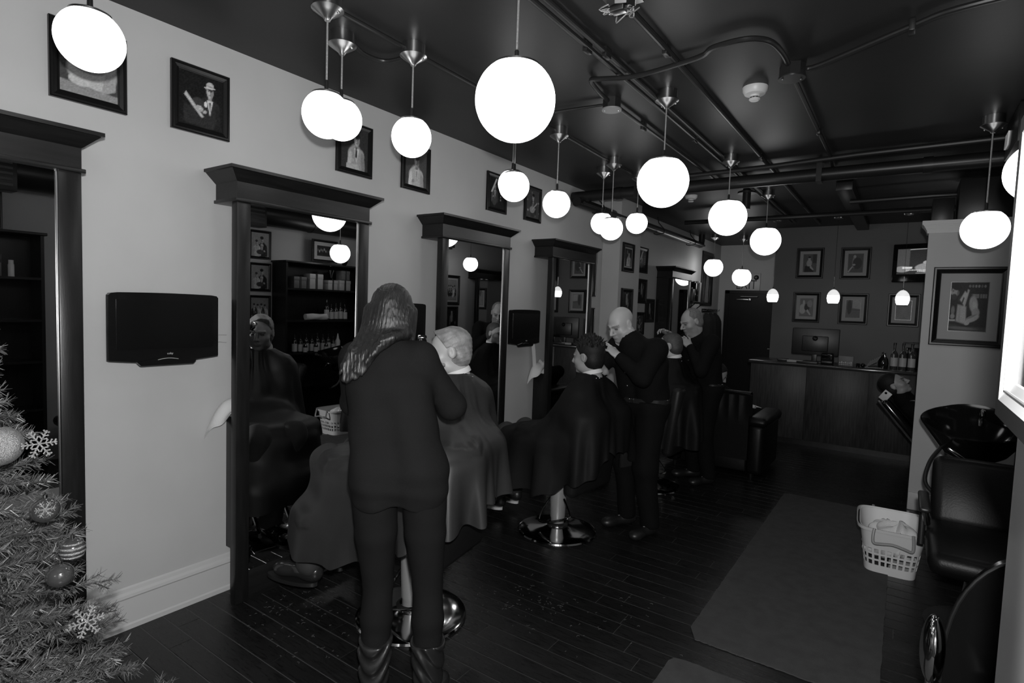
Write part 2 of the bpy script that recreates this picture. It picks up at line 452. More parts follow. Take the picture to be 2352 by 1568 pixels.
# ------------------------------------------------------------------ mirror stations
def station(y0, front, label, full=False):
    t = thing('mirror_station', label, 'mirror', (0, y0, 0), 0, 'mirror stations along the wall')
    f = front; W = .85
    for a, b in ((0, .073), (W-.08, W)):
        MB().bb(f-.05, f, a, b, 0, 2.11, .004).obj('post', M_WOOD, t)
    MB().bb(f-.02, f-.010, .07, W-.07, .155, 2.11).obj('mirror_glass', M_MIRROR, t, 0, 'silvered mirror')
    MB().bb(f-.045, f-.006, .07, W-.07, 0, .16, .003).obj('bottom_panel', M_WOODH, t)
    e = MB(); e.bb(f-.0115, f-.002, W-.086, W-.0798, .16, 2.10, .002)
    e.obj('polished_edge', mat('polished_dark_edge', .30, .3, metal=1), t, label='bright polished inner edge')
    MB().bb(0, f+.012, -.012, W+.012, 2.095, 2.112, .003).obj('ledge', M_WOODH, t)
    MB().bb(0, f, 0, W, 2.112, 2.195).obj('frieze', M_WOODH, t)
    c = MB(); n = 5
    def ringpts(e, z): return [(0, -e, z), (f+e, -e, z), (f+e, W+e, z), (0, W+e, z)]
    prof = [(0, 2.195), (.006, 2.2), (.05, 2.243), (.052, 2.246), (.062, 2.247), (.062, 2.262)]
    vs = []; fs = []
    for e_, z in prof: vs += ringpts(e_, z)
    for i in range(len(prof)-1):
        for k in range(3): fs.append((4*i+k, 4*i+k+1, 4*i+4+k+1, 4*i+4+k))
    m = len(prof)-1; fs.append((4*m, 4*m+1, 4*m+2, 4*m+3)); fs.append((3, 2, 1, 0))
    c.add(vs, fs); c.obj('crown', M_WOODH, t, 0)
    if full:
        b = MB(); b.bb(0, f-.05, 0, .03, .2, 2.1); b.bb(0, f-.05, W-.03, W, .2, 2.1); b.obj('side_panel', M_WOOD, t)
    else:
        b = MB(); b.bb(0, f-.046, .058, W-.058, .245, .965, .002); b.bb(.024, f-.046, .07, W-.07, 0, .245)
        b.obj('back_cabinet', M_WOOD, t)
    return t
station(0.045, .205, 'first tall dark-framed mirror, behind the christmas tree')
station(1.545, .205, 'second dark-framed mirror, the one behind the woman barber')
station(3.075, .205, 'third dark-framed mirror, between two wall televisions')
station(4.625, .205, 'fourth dark-framed mirror, just before the pilaster')
station(7.90, .23, 'far dark-framed mirror cabinet past the small photographs', True)
st = station(0, .205, 'dark-framed mirror on the opposite wall, seen in the third mirror'); st.location = (4.0, 8.86, 0); st.rotation_euler = (0, 0, PI)

# ------------------------------------------------------------------ wall televisions
def television(y, z, label, onp=False):
    t = thing('wall_television', label, 'television', (.125, y, z), PI/2, 'small flat televisions between the mirrors')
    w, h = .475, .30
    b = MB()
    # gently bowed lower edge
    pts = []
    n = 14
    for i in range(n+1): u = i/n; pts.append((-w/2+w*u, -h/2 - .018*math.sin(PI*u)))
    pts += [(w/2, h/2-.012), (w/2-.008, h/2-.003)]
    for i in range(1, n): u = 1-i/n; pts.append((-w/2+w*u, h/2 + .004*math.sin(PI*u)))
    pts += [(-w/2+.008, h/2-.003), (-w/2, h/2-.012)]
    R = Matrix.Rotation(PI/2, 3, 'X')
    b.prism(pts, .03, R, (0, 0, 0)); b.bb(-.15, .15, 0, .05, -.1, .1, .01)
    b.obj('casing', M_TVB, t, 25)
    MB().bb(-w/2+.028, w/2-.028, -.0325, -.029, -h/2+.045, h/2-.03).obj('screen', M_SCR, t, 0)
    l = MB()
    pl = [(-.13, -h/2-.014), (-.05, -h/2+.002), (0, -h/2+.006), (.05, -h/2+.002), (.13, -h/2-.014), (.115, -h/2-.03), (-.115, -h/2-.03)]
    l.prism(pl, .012, R, (0, -.024, 0)); l.obj('speaker_lip', M_TVB, t, 0)
    c = MB(); c.tube([(-.045+.09*i/8, -.037, -h/2-.006+.006*math.sin(PI*i/8)) for i in range(9)], .0022, 6); c.obj('chrome_strip', M_NICKEL, t)
    text_obj('logo', 'coby', .014, M_TEXTL, t, (.01, -.0335, -h/2+.022), R, .0004)
    a = MB(); a.bb(-.04, .04, .05, .075, -.04, .04, .004); a.bb(-.06, .06, .105, .124, -.08, .08, .003); a.tube([(0, .06, 0), (.0, .12, 0)], .02)
    a.obj('wall_bracket', M_PLAST, t)
    return t
television(1.24, 1.468, 'black flat television with a bowed lower edge, nearest the tree')
television(2.735, 1.46, 'black television mostly hidden behind the woman barber')
television(4.285, 1.435, 'black television between the third and fourth mirrors')
def cords():
    for y0, y1, z, lab in ((1.47, 1.6, 1.40, 'thin pale cable from the nearest television to the mirror'), (2.97, 3.13, 1.40, 'thin pale cable beside the half-hidden television')):
        b = MB()
        for k in range(2): b.tube([(.006, y0-.1+(y1-y0+.1)*i/8, z-.03*k+.012*math.sin(2.2*i/8+k)) for i in range(9)], .0022, 6)
        tag(b.obj('television_cable', mat('pale_cable', .3, .5)), lab, 'cable')
cords()
# ------------------------------------------------------------------ framed pictures
def canvas(W, H, bg=.05, seed=0, grain=.02):
    rng = np.random.RandomState(seed)
    yy, xx = np.mgrid[0:H, 0:W]
    X = (xx+.5)/W; Y = (yy+.5)/H      # Y up
    A = np.full((H, W), bg) if np.isscalar(bg) else bg(X, Y)
    return [A.astype(float), X, Y, rng]
def ell(c, cx, cy, rx, ry, v, ang=0, soft=.12):
    A, X, Y, _ = c; ca, sa = math.cos(ang), math.sin(ang)
    u = (X-cx)*ca+(Y-cy)*sa; w_ = -(X-cx)*sa+(Y-cy)*ca
    d = np.sqrt((u/rx)**2+(w_/ry)**2); m = np.clip((1-d)/soft+.5, 0, 1)
    A[:] = A*(1-m)+v*m
def pol(c, pts, v, soft=.015):
    A, X, Y, _ = c
    # convex polygon, anticlockwise
    d = np.full(A.shape, 9.)
    n = len(pts)
    for i in range(n):
        (x0, y0), (x1, y1) = pts[i], pts[(i+1) % n]
        ex, ey = x1-x0, y1-y0; l = math.hypot(ex, ey)
        d = np.minimum(d, ((X-x0)*-ey+(Y-y0)*ex)/l)
    m = np.clip(d/soft+.5, 0, 1); A[:] = A*(1-m)+v*m
def figure(c, cx, cy, s, suit=.03, skin=.4, shirt=.55, hair=.02, hat=None, lean=0):
    """small generic half-length figure"""
    for dx in (-.17, .17): ell(c, cx+dx*s, cy-.36*s, .13*s, .16*s, suit*1.15, soft=.25)
    ell(c, cx-.02*s, cy-.5*s, .27*s, .40*s, suit, lean, .2)
    for dx, v in ((-.24, suit*1.5), (.25, suit*.7)): ell(c, cx+dx*s, cy-.52*s, .07*s, .25*s, v, .15*(1 if dx > 0 else -1), .3)
    ell(c, cx+.02*s, cy-.15*s, .055*s, .09*s, skin*.55, soft=.4)
    pol(c, [(cx-.07*s, cy-.20*s), (cx+.02*s, cy-.58*s), (cx+.11*s, cy-.20*s)], shirt)
    pol(c, [(cx+.0*s, cy-.24*s), (cx+.02*s, cy-.56*s), (cx+.045*s, cy-.24*s)], suit*.5)
    ell(c, cx+.02*s, cy, .095*s, .14*s, skin, soft=.25); ell(c, cx+.06*s, cy-.01*s, .05*s, .11*s, skin*.5, soft=.7)
    ell(c, cx+.03*s, cy+.10*s, .108*s, .07*s, hair, soft=.3)
    ell(c, cx-.015*s, cy+.025*s, .022*s, .012*s, skin*.2, soft=.6); ell(c, cx+.05*s, cy+.025*s, .022*s, .012*s, skin*.15, soft=.6)
    ell(c, cx+.015*s, cy-.075*s, .035*s, .012*s, skin*.35, soft=.6); ell(c, cx+.005*s, cy-.02*s, .012*s, .04*s, skin*1.2, soft=.6)
    if hat is not None:
        ell(c, cx+.02*s, cy+.16*s, .105*s, .075*s, hat*.8, .12, .2); pol(c, [(cx-.085*s, cy+.10*s), (cx+.125*s, cy+.125*s), (cx+.12*s, cy+.15*s), (cx-.09*s, cy+.125*s)], hat*.15); ell(c, cx+.01*s, cy+.10*s, .165*s, .028*s, hat, .12)
    ell(c, cx-.13*s, cy-.5*s, .06*s, .04*s, skin*.9, .4, .3)
def paint(kind, W, H, seed):
    r = random.Random(seed)
    if kind == 'piano':
        c = canvas(W, H, .008, seed); figure(c, .68, .72, .8, .02, .4, .5, .03, .5)
        ell(c, .42, .42, .16, .14, .035); pol(c, [(.12, .55), (.50, .20), (.56, .22), (.16, .62)][::1], .4); ell(c, .45, .36, .09, .06, .35)
        ell(c, .60, .47, .035, .055, .6); ell(c, .47, .37, .03, .015, .45, .5); ell(c, .44, .33, .03, .012, .4, .5); pol(c, [(.1, .05), (.55, .02), (.5, .2), (.12, .42)], .02)
    elif kind == 'crouch':
        c = canvas(W, H, .05, seed); ell(c, .55, .42, .42, .3, .4); ell(c, .5, .52, .3, .14, .18); pol(c, [(0, 0), (1, 0), (1, .12), (0, .2)], .22); ell(c, .35, .25, .2, .1, .45); ell(c, .62, .8, .13, .12, .35); pol(c, [(.7, .1), (.95, .2), (.98, .8), (.85, .85)], .3)
    elif kind == 'suit':
        c = canvas(W, H, .03, seed); figure(c, .55, .72, 1.0, .3, .42, .6, .02); pol(c, [(.52, .3), (.58, .3), (.57, .55), (.53, .55)], .02)
        ell(c, .3, .8, .1, .12, .12); pol(c, [(.2, 0), (.7, 0), (.6, .15), (.2, .12)], .4)
    elif kind == 'light_suit':
        c = canvas(W, H, .06, seed); figure(c, .5, .68, 1.1, .42, .3, .5, .02)
    elif kind == 'poster':
        c = canvas(W, H, .012, seed); figure(c, .35, .72, .7, .06, .3, .4, .01); pol(c, [(.1, .5), (.2, .5), (.5, .95), (.42, .97)], .5)
        for i in range(5): ell(c, .75, .3+.1*i, .03, .03, .35)
    elif kind == 'guitar':
        c = canvas(W, H, .05, seed); figure(c, .5, .74, .8, .03, .3, .2, .01); ell(c, .45, .3, .2, .12, .22); pol(c, [(.4, .3), (.44, .27), (.85, .55), (.82, .6)], .3)
        for i in range(14): ell(c, r.random(), r.random(), .05, .04, r.uniform(.02, .3))
    elif kind == 'stage':
        c = canvas(W, H, .012, seed); ell(c, .45, .6, .1, .3, .22); ell(c, .45, .85, .07, .06, .3); ell(c, .6, .4, .06, .25, .12)
        for i in range(6): ell(c, r.random(), r.random(), .03, .1, r.uniform(.03, .25))
    elif kind == 'seated':
        c = canvas(W, H, .10, seed); ell(c, .45, .5, .2, .2, .32); ell(c, .45, .75, .09, .1, .35); ell(c, .45, .83, .1, .05, .02); pol(c, [(.1, .0), (.8, .0), (.7, .3), (.15, .35)], .03); pol(c, [(.5, .25), (.75, .1), (.8, .15), (.55, .4)], .35); pol(c, [(.7, .5), (1, .5), (1, 1), (.7, 1)], .05)
    elif kind == 'singer':
        c = canvas(W, H, .10, seed); ell(c, .4, .55, .12, .3, .22); ell(c, .43, .85, .09, .08, .35); ell(c, .62, .5, .3, .3, .06); pol(c, [(.0, .05), (.1, .03), (.35, .32), (.28, .34)], .4); ell(c, .4, .42, .1, .05, .35)
    elif kind == 'table':
        c = canvas(W, H, .16, seed); ell(c, .22, .4, .25, .28, .38); ell(c, .55, .5, .2, .2, .05); pol(c, [(.5, .3), (.8, .05), (.85, .1), (.6, .4)], .4); ell(c, .3, .75, .08, .15, .4); ell(c, .75, .7, .2, .2, .25)
    elif kind == 'window':
        c = canvas(W, H, .15, seed); pol(c, [(.45, .55), (1, .5), (1, .97), (.45, 1)], .32); ell(c, .25, .6, .16, .4, .07); pol(c, [(.4, .45), (1, .42), (1, .44), (.4, .47)], .05)
    elif kind == 'plain':
        c = canvas(W, H, lambda X, Y: .24+.02*np.sin(9*X)*np.cos(7*Y), seed)
    elif kind == 'bartender':
        c = canvas(W, H, .03, seed)
        for i in range(12): pol(c, [(.55+.035*i, .68), (.572+.035*i, .68), (.572+.035*i, .76), (.55+.035*i, .76)], r.uniform(.08, .3))
        for i in range(6): ell(c, .5+.08*i, .92, .03, .03, r.uniform(.05, .2))
        pol(c, [(0, 0), (1, 0), (1, .08), (0, .14)], .05)
        # barman in shirt, waistcoat and apron, turned to the left
        ell(c, .46, .50, .20, .30, .035, soft=.25); ell(c, .44, .22, .24, .16, .03, soft=.3)
        ell(c, .30, .66, .10, .07, .05, .3, .4); pol(c, [(.19, .20), (.46, .14), (.44, .50), (.21, .54)], .33, .04); pol(c, [(.24, .20), (.30, .19), (.29, .52), (.25, .53)], .26, .05)
        pol(c, [(.36, .50), (.40, .48), (.50, .84), (.45, .86)], .32, .02); pol(c, [(.26, .64), (.37, .53), (.45, .76), (.38, .82)], .38, .03); pol(c, [(.30, .58), (.34, .56), (.38, .68), (.35, .70)], .06, .02)
        ell(c, .11, .80, .085, .12, .28, .1, .3); ell(c, .15, .90, .13, .065, .025, -.1, .3); ell(c, .10, .70, .08, .06, .05, 0, .4); ell(c, .07, .82, .02, .012, .06); ell(c, .025, .78, .02, .035, .3, .3, .4); ell(c, .20, .78, .03, .05, .12, 0, .5)
        ell(c, .63, .55, .11, .17, .30, .25, .3); ell(c, .67, .48, .06, .13, .38, .2, .5); ell(c, .70, .38, .10, .10, .27, 0, .4); ell(c, .62, .26, .18, .065, .31, .3, .3); ell(c, .60, .30, .14, .02, .18, .35, .6); ell(c, .49, .17, .07, .045, .33, .2, .3)
        ell(c, .09, .42, .05, .09, .16, 0, .5); ell(c, .09, .30, .06, .05, .24, 0, .4); pol(c, [(0, .20), (.17, .20), (.17, .235), (0, .235)], .36, .02); ell(c, .35, .06, .4, .03, .12, -.03, .6)
    elif kind == 'group':
        c = canvas(W, H, .2, seed)
        for i in range(4): figure(c, .2+.2*i, .62+.05*r.random(), .55, r.choice([.02, .03, .4]), .38, .55, .02)
    elif kind == 'couple':
        c = canvas(W, H, .28, seed); figure(c, .38, .70, .9, .02, .4, .6, .02); figure(c, .68, .58, .7, .45, .42, .5, .05); ell(c, .5, .2, .2, .1, .05)
    elif kind == 'skyline':
        c = canvas(W, H, .02, seed)
        for i in range(10): ell(c, .1*i+.05, .45+.2*r.random(), .04, .12, r.uniform(.05, .35))
    elif kind == 'tall':
        c = canvas(W, H, .03, seed); pol(c, [(.35, .02), (.7, .02), (.65, .6), (.45, .6)], .2); ell(c, .55, .7, .08, .1, .25)
        for i in range(8): pol(c, [(.1+.1*i, .05), (.13+.1*i, .05), (.15+.1*i, .5*r.random()+.2), (.12+.1*i, .5)], r.uniform(.03, .3))
    elif kind == 'news':
        c = canvas(W, H, .01, seed); pol(c, [(0, .12), (.22, .12), (.22, .98), (0, .98)], .06); ell(c, .1, .2, .14, .12, .25)
        ell(c, .62, .25, .3, .2, .3); ell(c, .55, .45, .10, .08, .4); ell(c, .74, .85, .10, .06, .45, .6); ell(c, .9, .5, .12, .2, .5); pol(c, [(.85, .3), (1, .45), (1, .5), (.83, .35)], .8)
        pol(c, [(.1, .22), (.27, .22), (.27, .29), (.1, .29)], .8)
        for i in range(26):
            x = .17+i*.032; pol(c, [(x, .145), (x+.02, .145), (x+.02, .18), (x, .18)], .6+.3*r.random())
        for i in range(18):
            x = .36+i*.034; pol(c, [(x, .095), (x+.022, .095), (x+.022, .125), (x, .125)], .6+.3*r.random())
        for i in range(12):
            x = .34+i*.025; pol(c, [(x, .03), (x+.016, .03), (x+.016, .05), (x, .05)], .4)
        pol(c, [(.22, .95), (.55, .965), (.55, .98), (.22, .97)], .6)
    else:
        c = canvas(W, H, .05, seed); figure(c, .5, .65, .9, .08, .3, .3, .02)
    A = c[0]*(1+c[3].normal(0, .10, c[0].shape)) + c[3].normal(0, .004, c[0].shape)
    return np.clip(A, .004, .9)
def toned(me, A):
    at = me.color_attributes.new('tone', 'FLOAT_COLOR', 'POINT')
    a = np.repeat(A.reshape(-1, 1), 3, 1); a = np.concatenate([a, np.ones((len(a), 1))], 1).astype(np.float32)
    at.data.foreach_set('color', a.ravel())
def photo_mesh(w, h, kind, seed, res=None):
    W = res or 34; H = max(8, int(W*h/w))
    A = paint(kind, W, H, seed)
    vs = [(-w/2+w*i/(W-1), 0, -h/2+h*j/(H-1)) for j in range(H) for i in range(W)]
    fs = [(j*W+i, j*W+i+1, (j+1)*W+i+1, (j+1)*W+i) for j in range(H-1) for i in range(W-1)]
    me = bpy.data.meshes.new('photo'); me.from_pydata(vs, [], fs); me.update(); toned(me, A)
    return me
def picture(loc, rotz, w, h, bw, kind, label, seed, mw=0.0, depth=.022, group=None, res=None, tilt=0.0, cat='picture'):
    t = thing('framed_picture', label, cat, loc, rotz, group)
    if tilt: t.rotation_euler[0] = tilt
    f = MB()
    # moulded frame: rings at different depth
    def ring(e0, y0, e1, y1):
        P = lambda e, y: [(-w/2+e, y, -h/2+e), (w/2-e, y, -h/2+e), (w/2-e, y, h/2-e), (-w/2+e, y, h/2-e)]
        f.add(P(e0, y0)+P(e1, y1), [(i, (i+1) % 4, 4+(i+1) % 4, 4+i) for i in range(4)])
    ring(0, 0, 0, -depth*.8); ring(0, -depth*.8, bw*.12, -depth); ring(bw*.12, -depth, bw*.35, -depth); ring(bw*.35, -depth, bw*.42, -depth*.8)
    ring(bw*.42, -depth*.8, bw*.8, -depth*.55); ring(bw*.8, -depth*.55, bw*.86, -depth*.68); ring(bw*.86, -depth*.68, bw, -depth*.62); ring(bw, -depth*.62, bw, -depth*.2)
    f.add([(-w/2, 0, -h/2), (w/2, 0, -h/2), (w/2, 0, h/2), (-w/2, 0, h/2)], [(0, 1, 2, 3)])
    f.obj('frame', M_FRAME, t, 0)
    iw, ih = w-2*bw, h-2*bw
    if mw:
        MB().bb(-iw/2, iw/2, -depth*.4, -depth*.25, -ih/2, ih/2).obj('mount', M_MATB, t, 0)
        iw -= 2*mw; ih -= 2*mw
        if kind != 'x':
            b = MB(); b.bb(-iw/2-.004, iw/2+.004, -depth*.42, -depth*.4, -ih/2-.004, ih/2+.004); b.obj('mount_edge', M_FRAME2, t, 0)
    me = photo_mesh(iw, ih, kind, seed, res)
    o = mesh_obj('photo', me, M_PHOTO, t); o.location = (0, -depth*.5, 0)
    return t
def pictures():
    L = PI/2; g = 'photographs in black frames above the mirrors'
    row = [(.99, 'crouch', 'black-framed photo partly hidden by the nearest globe lamp'), (1.465, 'piano', 'black-framed photo of a man in a hat at a piano'),
           (2.43, 'suit', 'black-framed photo of a man in a suit behind the paired globes'), (2.985, 'light_suit', 'black-framed photo of a man in a light jacket'),
           (3.97, 'poster', 'dark framed poster above the third mirror'), (4.545, 'guitar', 'black-framed photo of a man with a guitar')]
    for i, (y, k, lab) in enumerate(row): picture((.001, y, 2.59), L, .285, .328, .036, k, lab, i+3, group=g, res=46)
    g2 = 'small framed photographs around the pilaster'
    # on the pilaster side and the wall beyond
    picture((.221, 6.33, 2.24), L, .33, .34, .05, 'suit', 'upper framed photo on the pilaster side', 21, mw=.02, group=g2)
    picture((.221, 6.345, 1.72), L, .33, .31, .045, 'stage', 'lower framed photo on the pilaster side, behind the bald barber', 22, group=g2)
    picture((.001, 7.32, 2.30), L, .34, .345, .045, 'poster', 'topmost of the column of photos past the pilaster', 23, group=g2)
    picture((.001, 7.33, 1.88), L, .34, .33, .045, 'stage', 'second photo down past the pilaster', 24, group=g2)
    picture((.001, 7.31, 1.44), L, .31, .31, .045, 'guitar', 'lowest photo past the pilaster, behind the bald barber', 25, group=g2)
    picture((.001, 7.66, 1.62), L, .33, .33, .045, 'stage', 'dark photo nearest the far mirror cabinet', 26, group=g2)
    picture((.221, 6.42, 1.27), L, .2, .3, .04, 'stage', 'narrow photo low on the pilaster side', 27, group=g2)
    picture((.001, 5.83, 2.02), L, .2, .52, .03, 'tall', 'narrow tall frame tucked behind the fourth mirror', 28)
    picture((.001, 5.83, 1.42), L, .2, .42, .03, 'tall', 'narrow frame low behind the fourth mirror', 29)
    picture((.001, 10.35, 2.22), L, .68, .95, .05, 'tall', 'tall framed poster on the passage wall', 30)
    g3 = 'matted photographs on the dark end wall'
    E = 9.199
    picture((1.797, E, 2.387), 0, .352, .436, .046, 'seated', 'matted photo, top left of the end wall', 31, mw=.045, group=g3, res=44)
    picture((2.364, E, 2.379), 0, .362, .440, .046, 'singer', 'matted photo of a singer, top row beside the lit television', 32, mw=.045, group=g3, res=44)
    picture((1.788, E, 1.750), 0, .352, .436, .046, 'table', 'matted photo above the computer monitor', 33, mw=.045, group=g3, res=44)
    picture((2.373, E, 1.744), 0, .356, .430, .046, 'window', 'matted photo behind the middle egg lamp', 34, mw=.045, group=g3, res=44)
    picture((2.953, E, 1.745), 0, .352, .436, .046, 'plain', 'matted pale print behind the right egg lamp', 35, mw=.045, group=g3, res=44)
    picture((3.397, 5.879, 1.742), 0, .485, .642, .052, 'bartender', 'large matted photo of an aproned barman on the partition', 36, mw=.072, depth=.03, res=90)
    # on the wall opposite, seen in the mirrors
    g4 = 'photographs on the wall opposite the mirrors'
    R = -PI/2
    for z, k, s, lab in ((2.262, 'couple', 41, 'top photo of the column beside the shelf unit, seen in the second mirror'), (1.865, 'couple', 42, 'middle photo of the column beside the shelf unit'), (1.465, 'group', 43, 'lower photo of the column beside the shelf unit')):
        picture((3.999, 3.95, z), R, .29, .35, .03, k, lab, s, group=g4, res=40)
    picture((3.84, 4.78, 2.26), R, .40, .29, .03, 'skyline', 'landscape picture standing on top of the shelf unit', 44, mw=.05, tilt=.0)
    picture((3.84, 1.28, 2.30), R, .42, .36, .04, 'seated', 'picture standing on the shelf unit by the entrance', 45)
    picture((3.999, 7.55, 1.86), R, .42, .52, .05, 'group', 'double photo frame on the wall beyond the partition', 46, mw=.04, group=g4)
    picture((3.999, 7.55, 1.36), R, .36, .42, .05, 'stage', 'dark framed photo low on the wall beyond the partition', 47, group=g4)
pictures()

# ------------------------------------------------------------------ pendants
def pendant_proto(rg, name):
    return rg
PEND = {}
def pendant(x, y, z, r, label, group):
    key = (r, round(z, 3))
    t = thing('globe_pendant', label, 'pendant lamp', (x, y, z), 0, group)
    if ('g', r) not in PEND:
        b = MB(); top = .80
        prof = [(0, -r)] + [(r*math.cos(a), r*math.sin(a)) for a in [(-PI/2 + (PI/2+math.asin(top))*i/22) for i in range(1, 23)]]
        b.lathe(prof, 40, close=False); rt = r*math.cos(math.asin(top)); zt = r*top
        b2 = MB().lathe([(rt+.001, zt-.002), (rt+.001, zt+.006), (rt*.8, zt+.012), (.012, zt+.016), (.009, zt+.02), (.008, zt+.06), (.004, zt+.065)], 32)
        PEND[('g', r)] = b.mesh('globe', 180); PEND[('c', r)] = b2.mesh('cap', 40)
        b3 = MB().lathe([(.0, -.0), (.012, .0), (.018, .012), (.05, .034), (.068, .047), (.068, .051), (.058, .052), (.058, .105), (0, .105)], 36)
        PEND['canopy'] = b3.mesh('canopy', 30)
        b4 = MB()
        for a in (.4, 2.5): b4.ball((.05*math.cos(a), .05*math.sin(a), .033), .007, 8, 6)
        PEND['screw'] = b4.mesh('canopy_screws')
    zc = CEIL - z
    mesh_obj('globe', PEND[('g', r)], M_OPAL, t); mesh_obj('cap', PEND[('c', r)], M_NICKEL, t)
    c = mesh_obj('canopy', PEND['canopy'], M_NICKEL, t); c.location = (0, 0, zc-.105)
    s = mesh_obj('screw', PEND['screw'], M_CHROME, t); s.location = (0, 0, zc-.105)
    MB().cone((0, 0, r*.8+.05), (0, 0, zc-.10), .0045, n=8).obj('cord', M_CORD, t)
    return t
def pendants():
    gs = 'small globe pendants along the mirror wall'; gb = 'large globe pendants down the middle of the shop'
    S = [(.70, .765, 2.455, 'small globe pendant nearest the tree, in the top left corner'), (.883, 1.562, 2.415, 'front globe of the overlapping pair above the second mirror'),
         (.66, 1.814, 2.50, 'rear globe of the overlapping pair above the second mirror'), (.875, 2.081, 2.455, 'single small globe pendant left of the big near globe'),
         (.66, 3.28, 2.475, 'rear globe of the pair hanging under the big near globe'), (.835, 3.055, 2.40, 'front globe of the pair hanging under the big near globe'),
         (.855, 3.569, 2.37, 'small globe pendant above the gap between third and fourth mirrors'), (.855, 4.501, 2.315, 'front globe of the pair before the pilaster'),
         (.645, 4.741, 2.405, 'rear globe of the pair before the pilaster'), (.85, 5.06, 2.44, 'small globe pendant in front of the pilaster')]
    for x, y, z, lab in S: pendant(x, y, z, .1, lab, gs)
    B = [(1.74, 1.76, 2.385, 'largest globe pendant, nearest the camera'), (1.755, 3.279, 2.385, 'second large globe pendant from the camera'),
         (1.733, 4.843, 2.41, 'third large globe pendant from the camera'), (1.734, 6.366, 2.39, 'fourth large globe pendant, left of the end wall photos'),
         (.33, 9.56, 2.37, 'far globe pendant in front of the tall poster'), (.703, 9.9, 2.23, 'far globe pendant in front of the EXIT sign')]
    for x, y, z, lab in B: pendant(x, y, z, .15, lab, gb)
    pendant(3.36, 4.658, 2.21, .125, 'globe pendant over the wash basin by the partition', None)
    pendant(3.412, 3.213, 2.258, .125, 'globe pendant half hidden by the open white door', None)
    pendant(3.5, 7.45, 2.30, .125, 'globe pendant beyond the partition, seen in the third mirror', None)
    ge = 'egg-shaped pendants over the counter'
    for i, (x, y, lab) in enumerate(((1.506, 8.2, 'egg-shaped lamp beside the exit door'), (2.216, 8.2, 'middle egg-shaped lamp over the counter'), (2.939, 8.2, 'right egg-shaped lamp below the lit television'))):
        t = thing('egg_pendant', lab, 'pendant lamp', (x, y, 1.88), 0, ge)
        prof = [(0, -.085), (.055, -.085), (.066, -.06), (.073, -.02), (.070, .015)]
        MB().lathe(prof, 28, close=False).obj('shade', M_EGG, t, 180)
        tp = MB().lathe([(.070, .015), (.067, .027), (.068, .03), (.060, .043), (.061, .046), (.048, .062), (.048, .065), (.028, .083), (.012, .09)], 28, close=False)
        tp.obj('ribbed_top', M_EGGT, t, 50)
        MB().lathe([(.014, .085), (.014, .10), (.006, .115)], 16).obj('cap', M_NICKEL, t)
        MB().cone((0, 0, .10), (0, 0, .25), .004, n=8).obj('rod', M_NICKEL, t)
        MB().cone((0, 0, .25), (0, 0, CEIL-1.88-.04), .0016, n=6).obj('cord', M_PLAST, t)
        MB().lathe([(.008, -.06), (.05, -.05), (.06, -.02), (.05, 0)], 24, (0, 0, CEIL-1.88)).obj('canopy', M_NICKEL, t)
pendants()

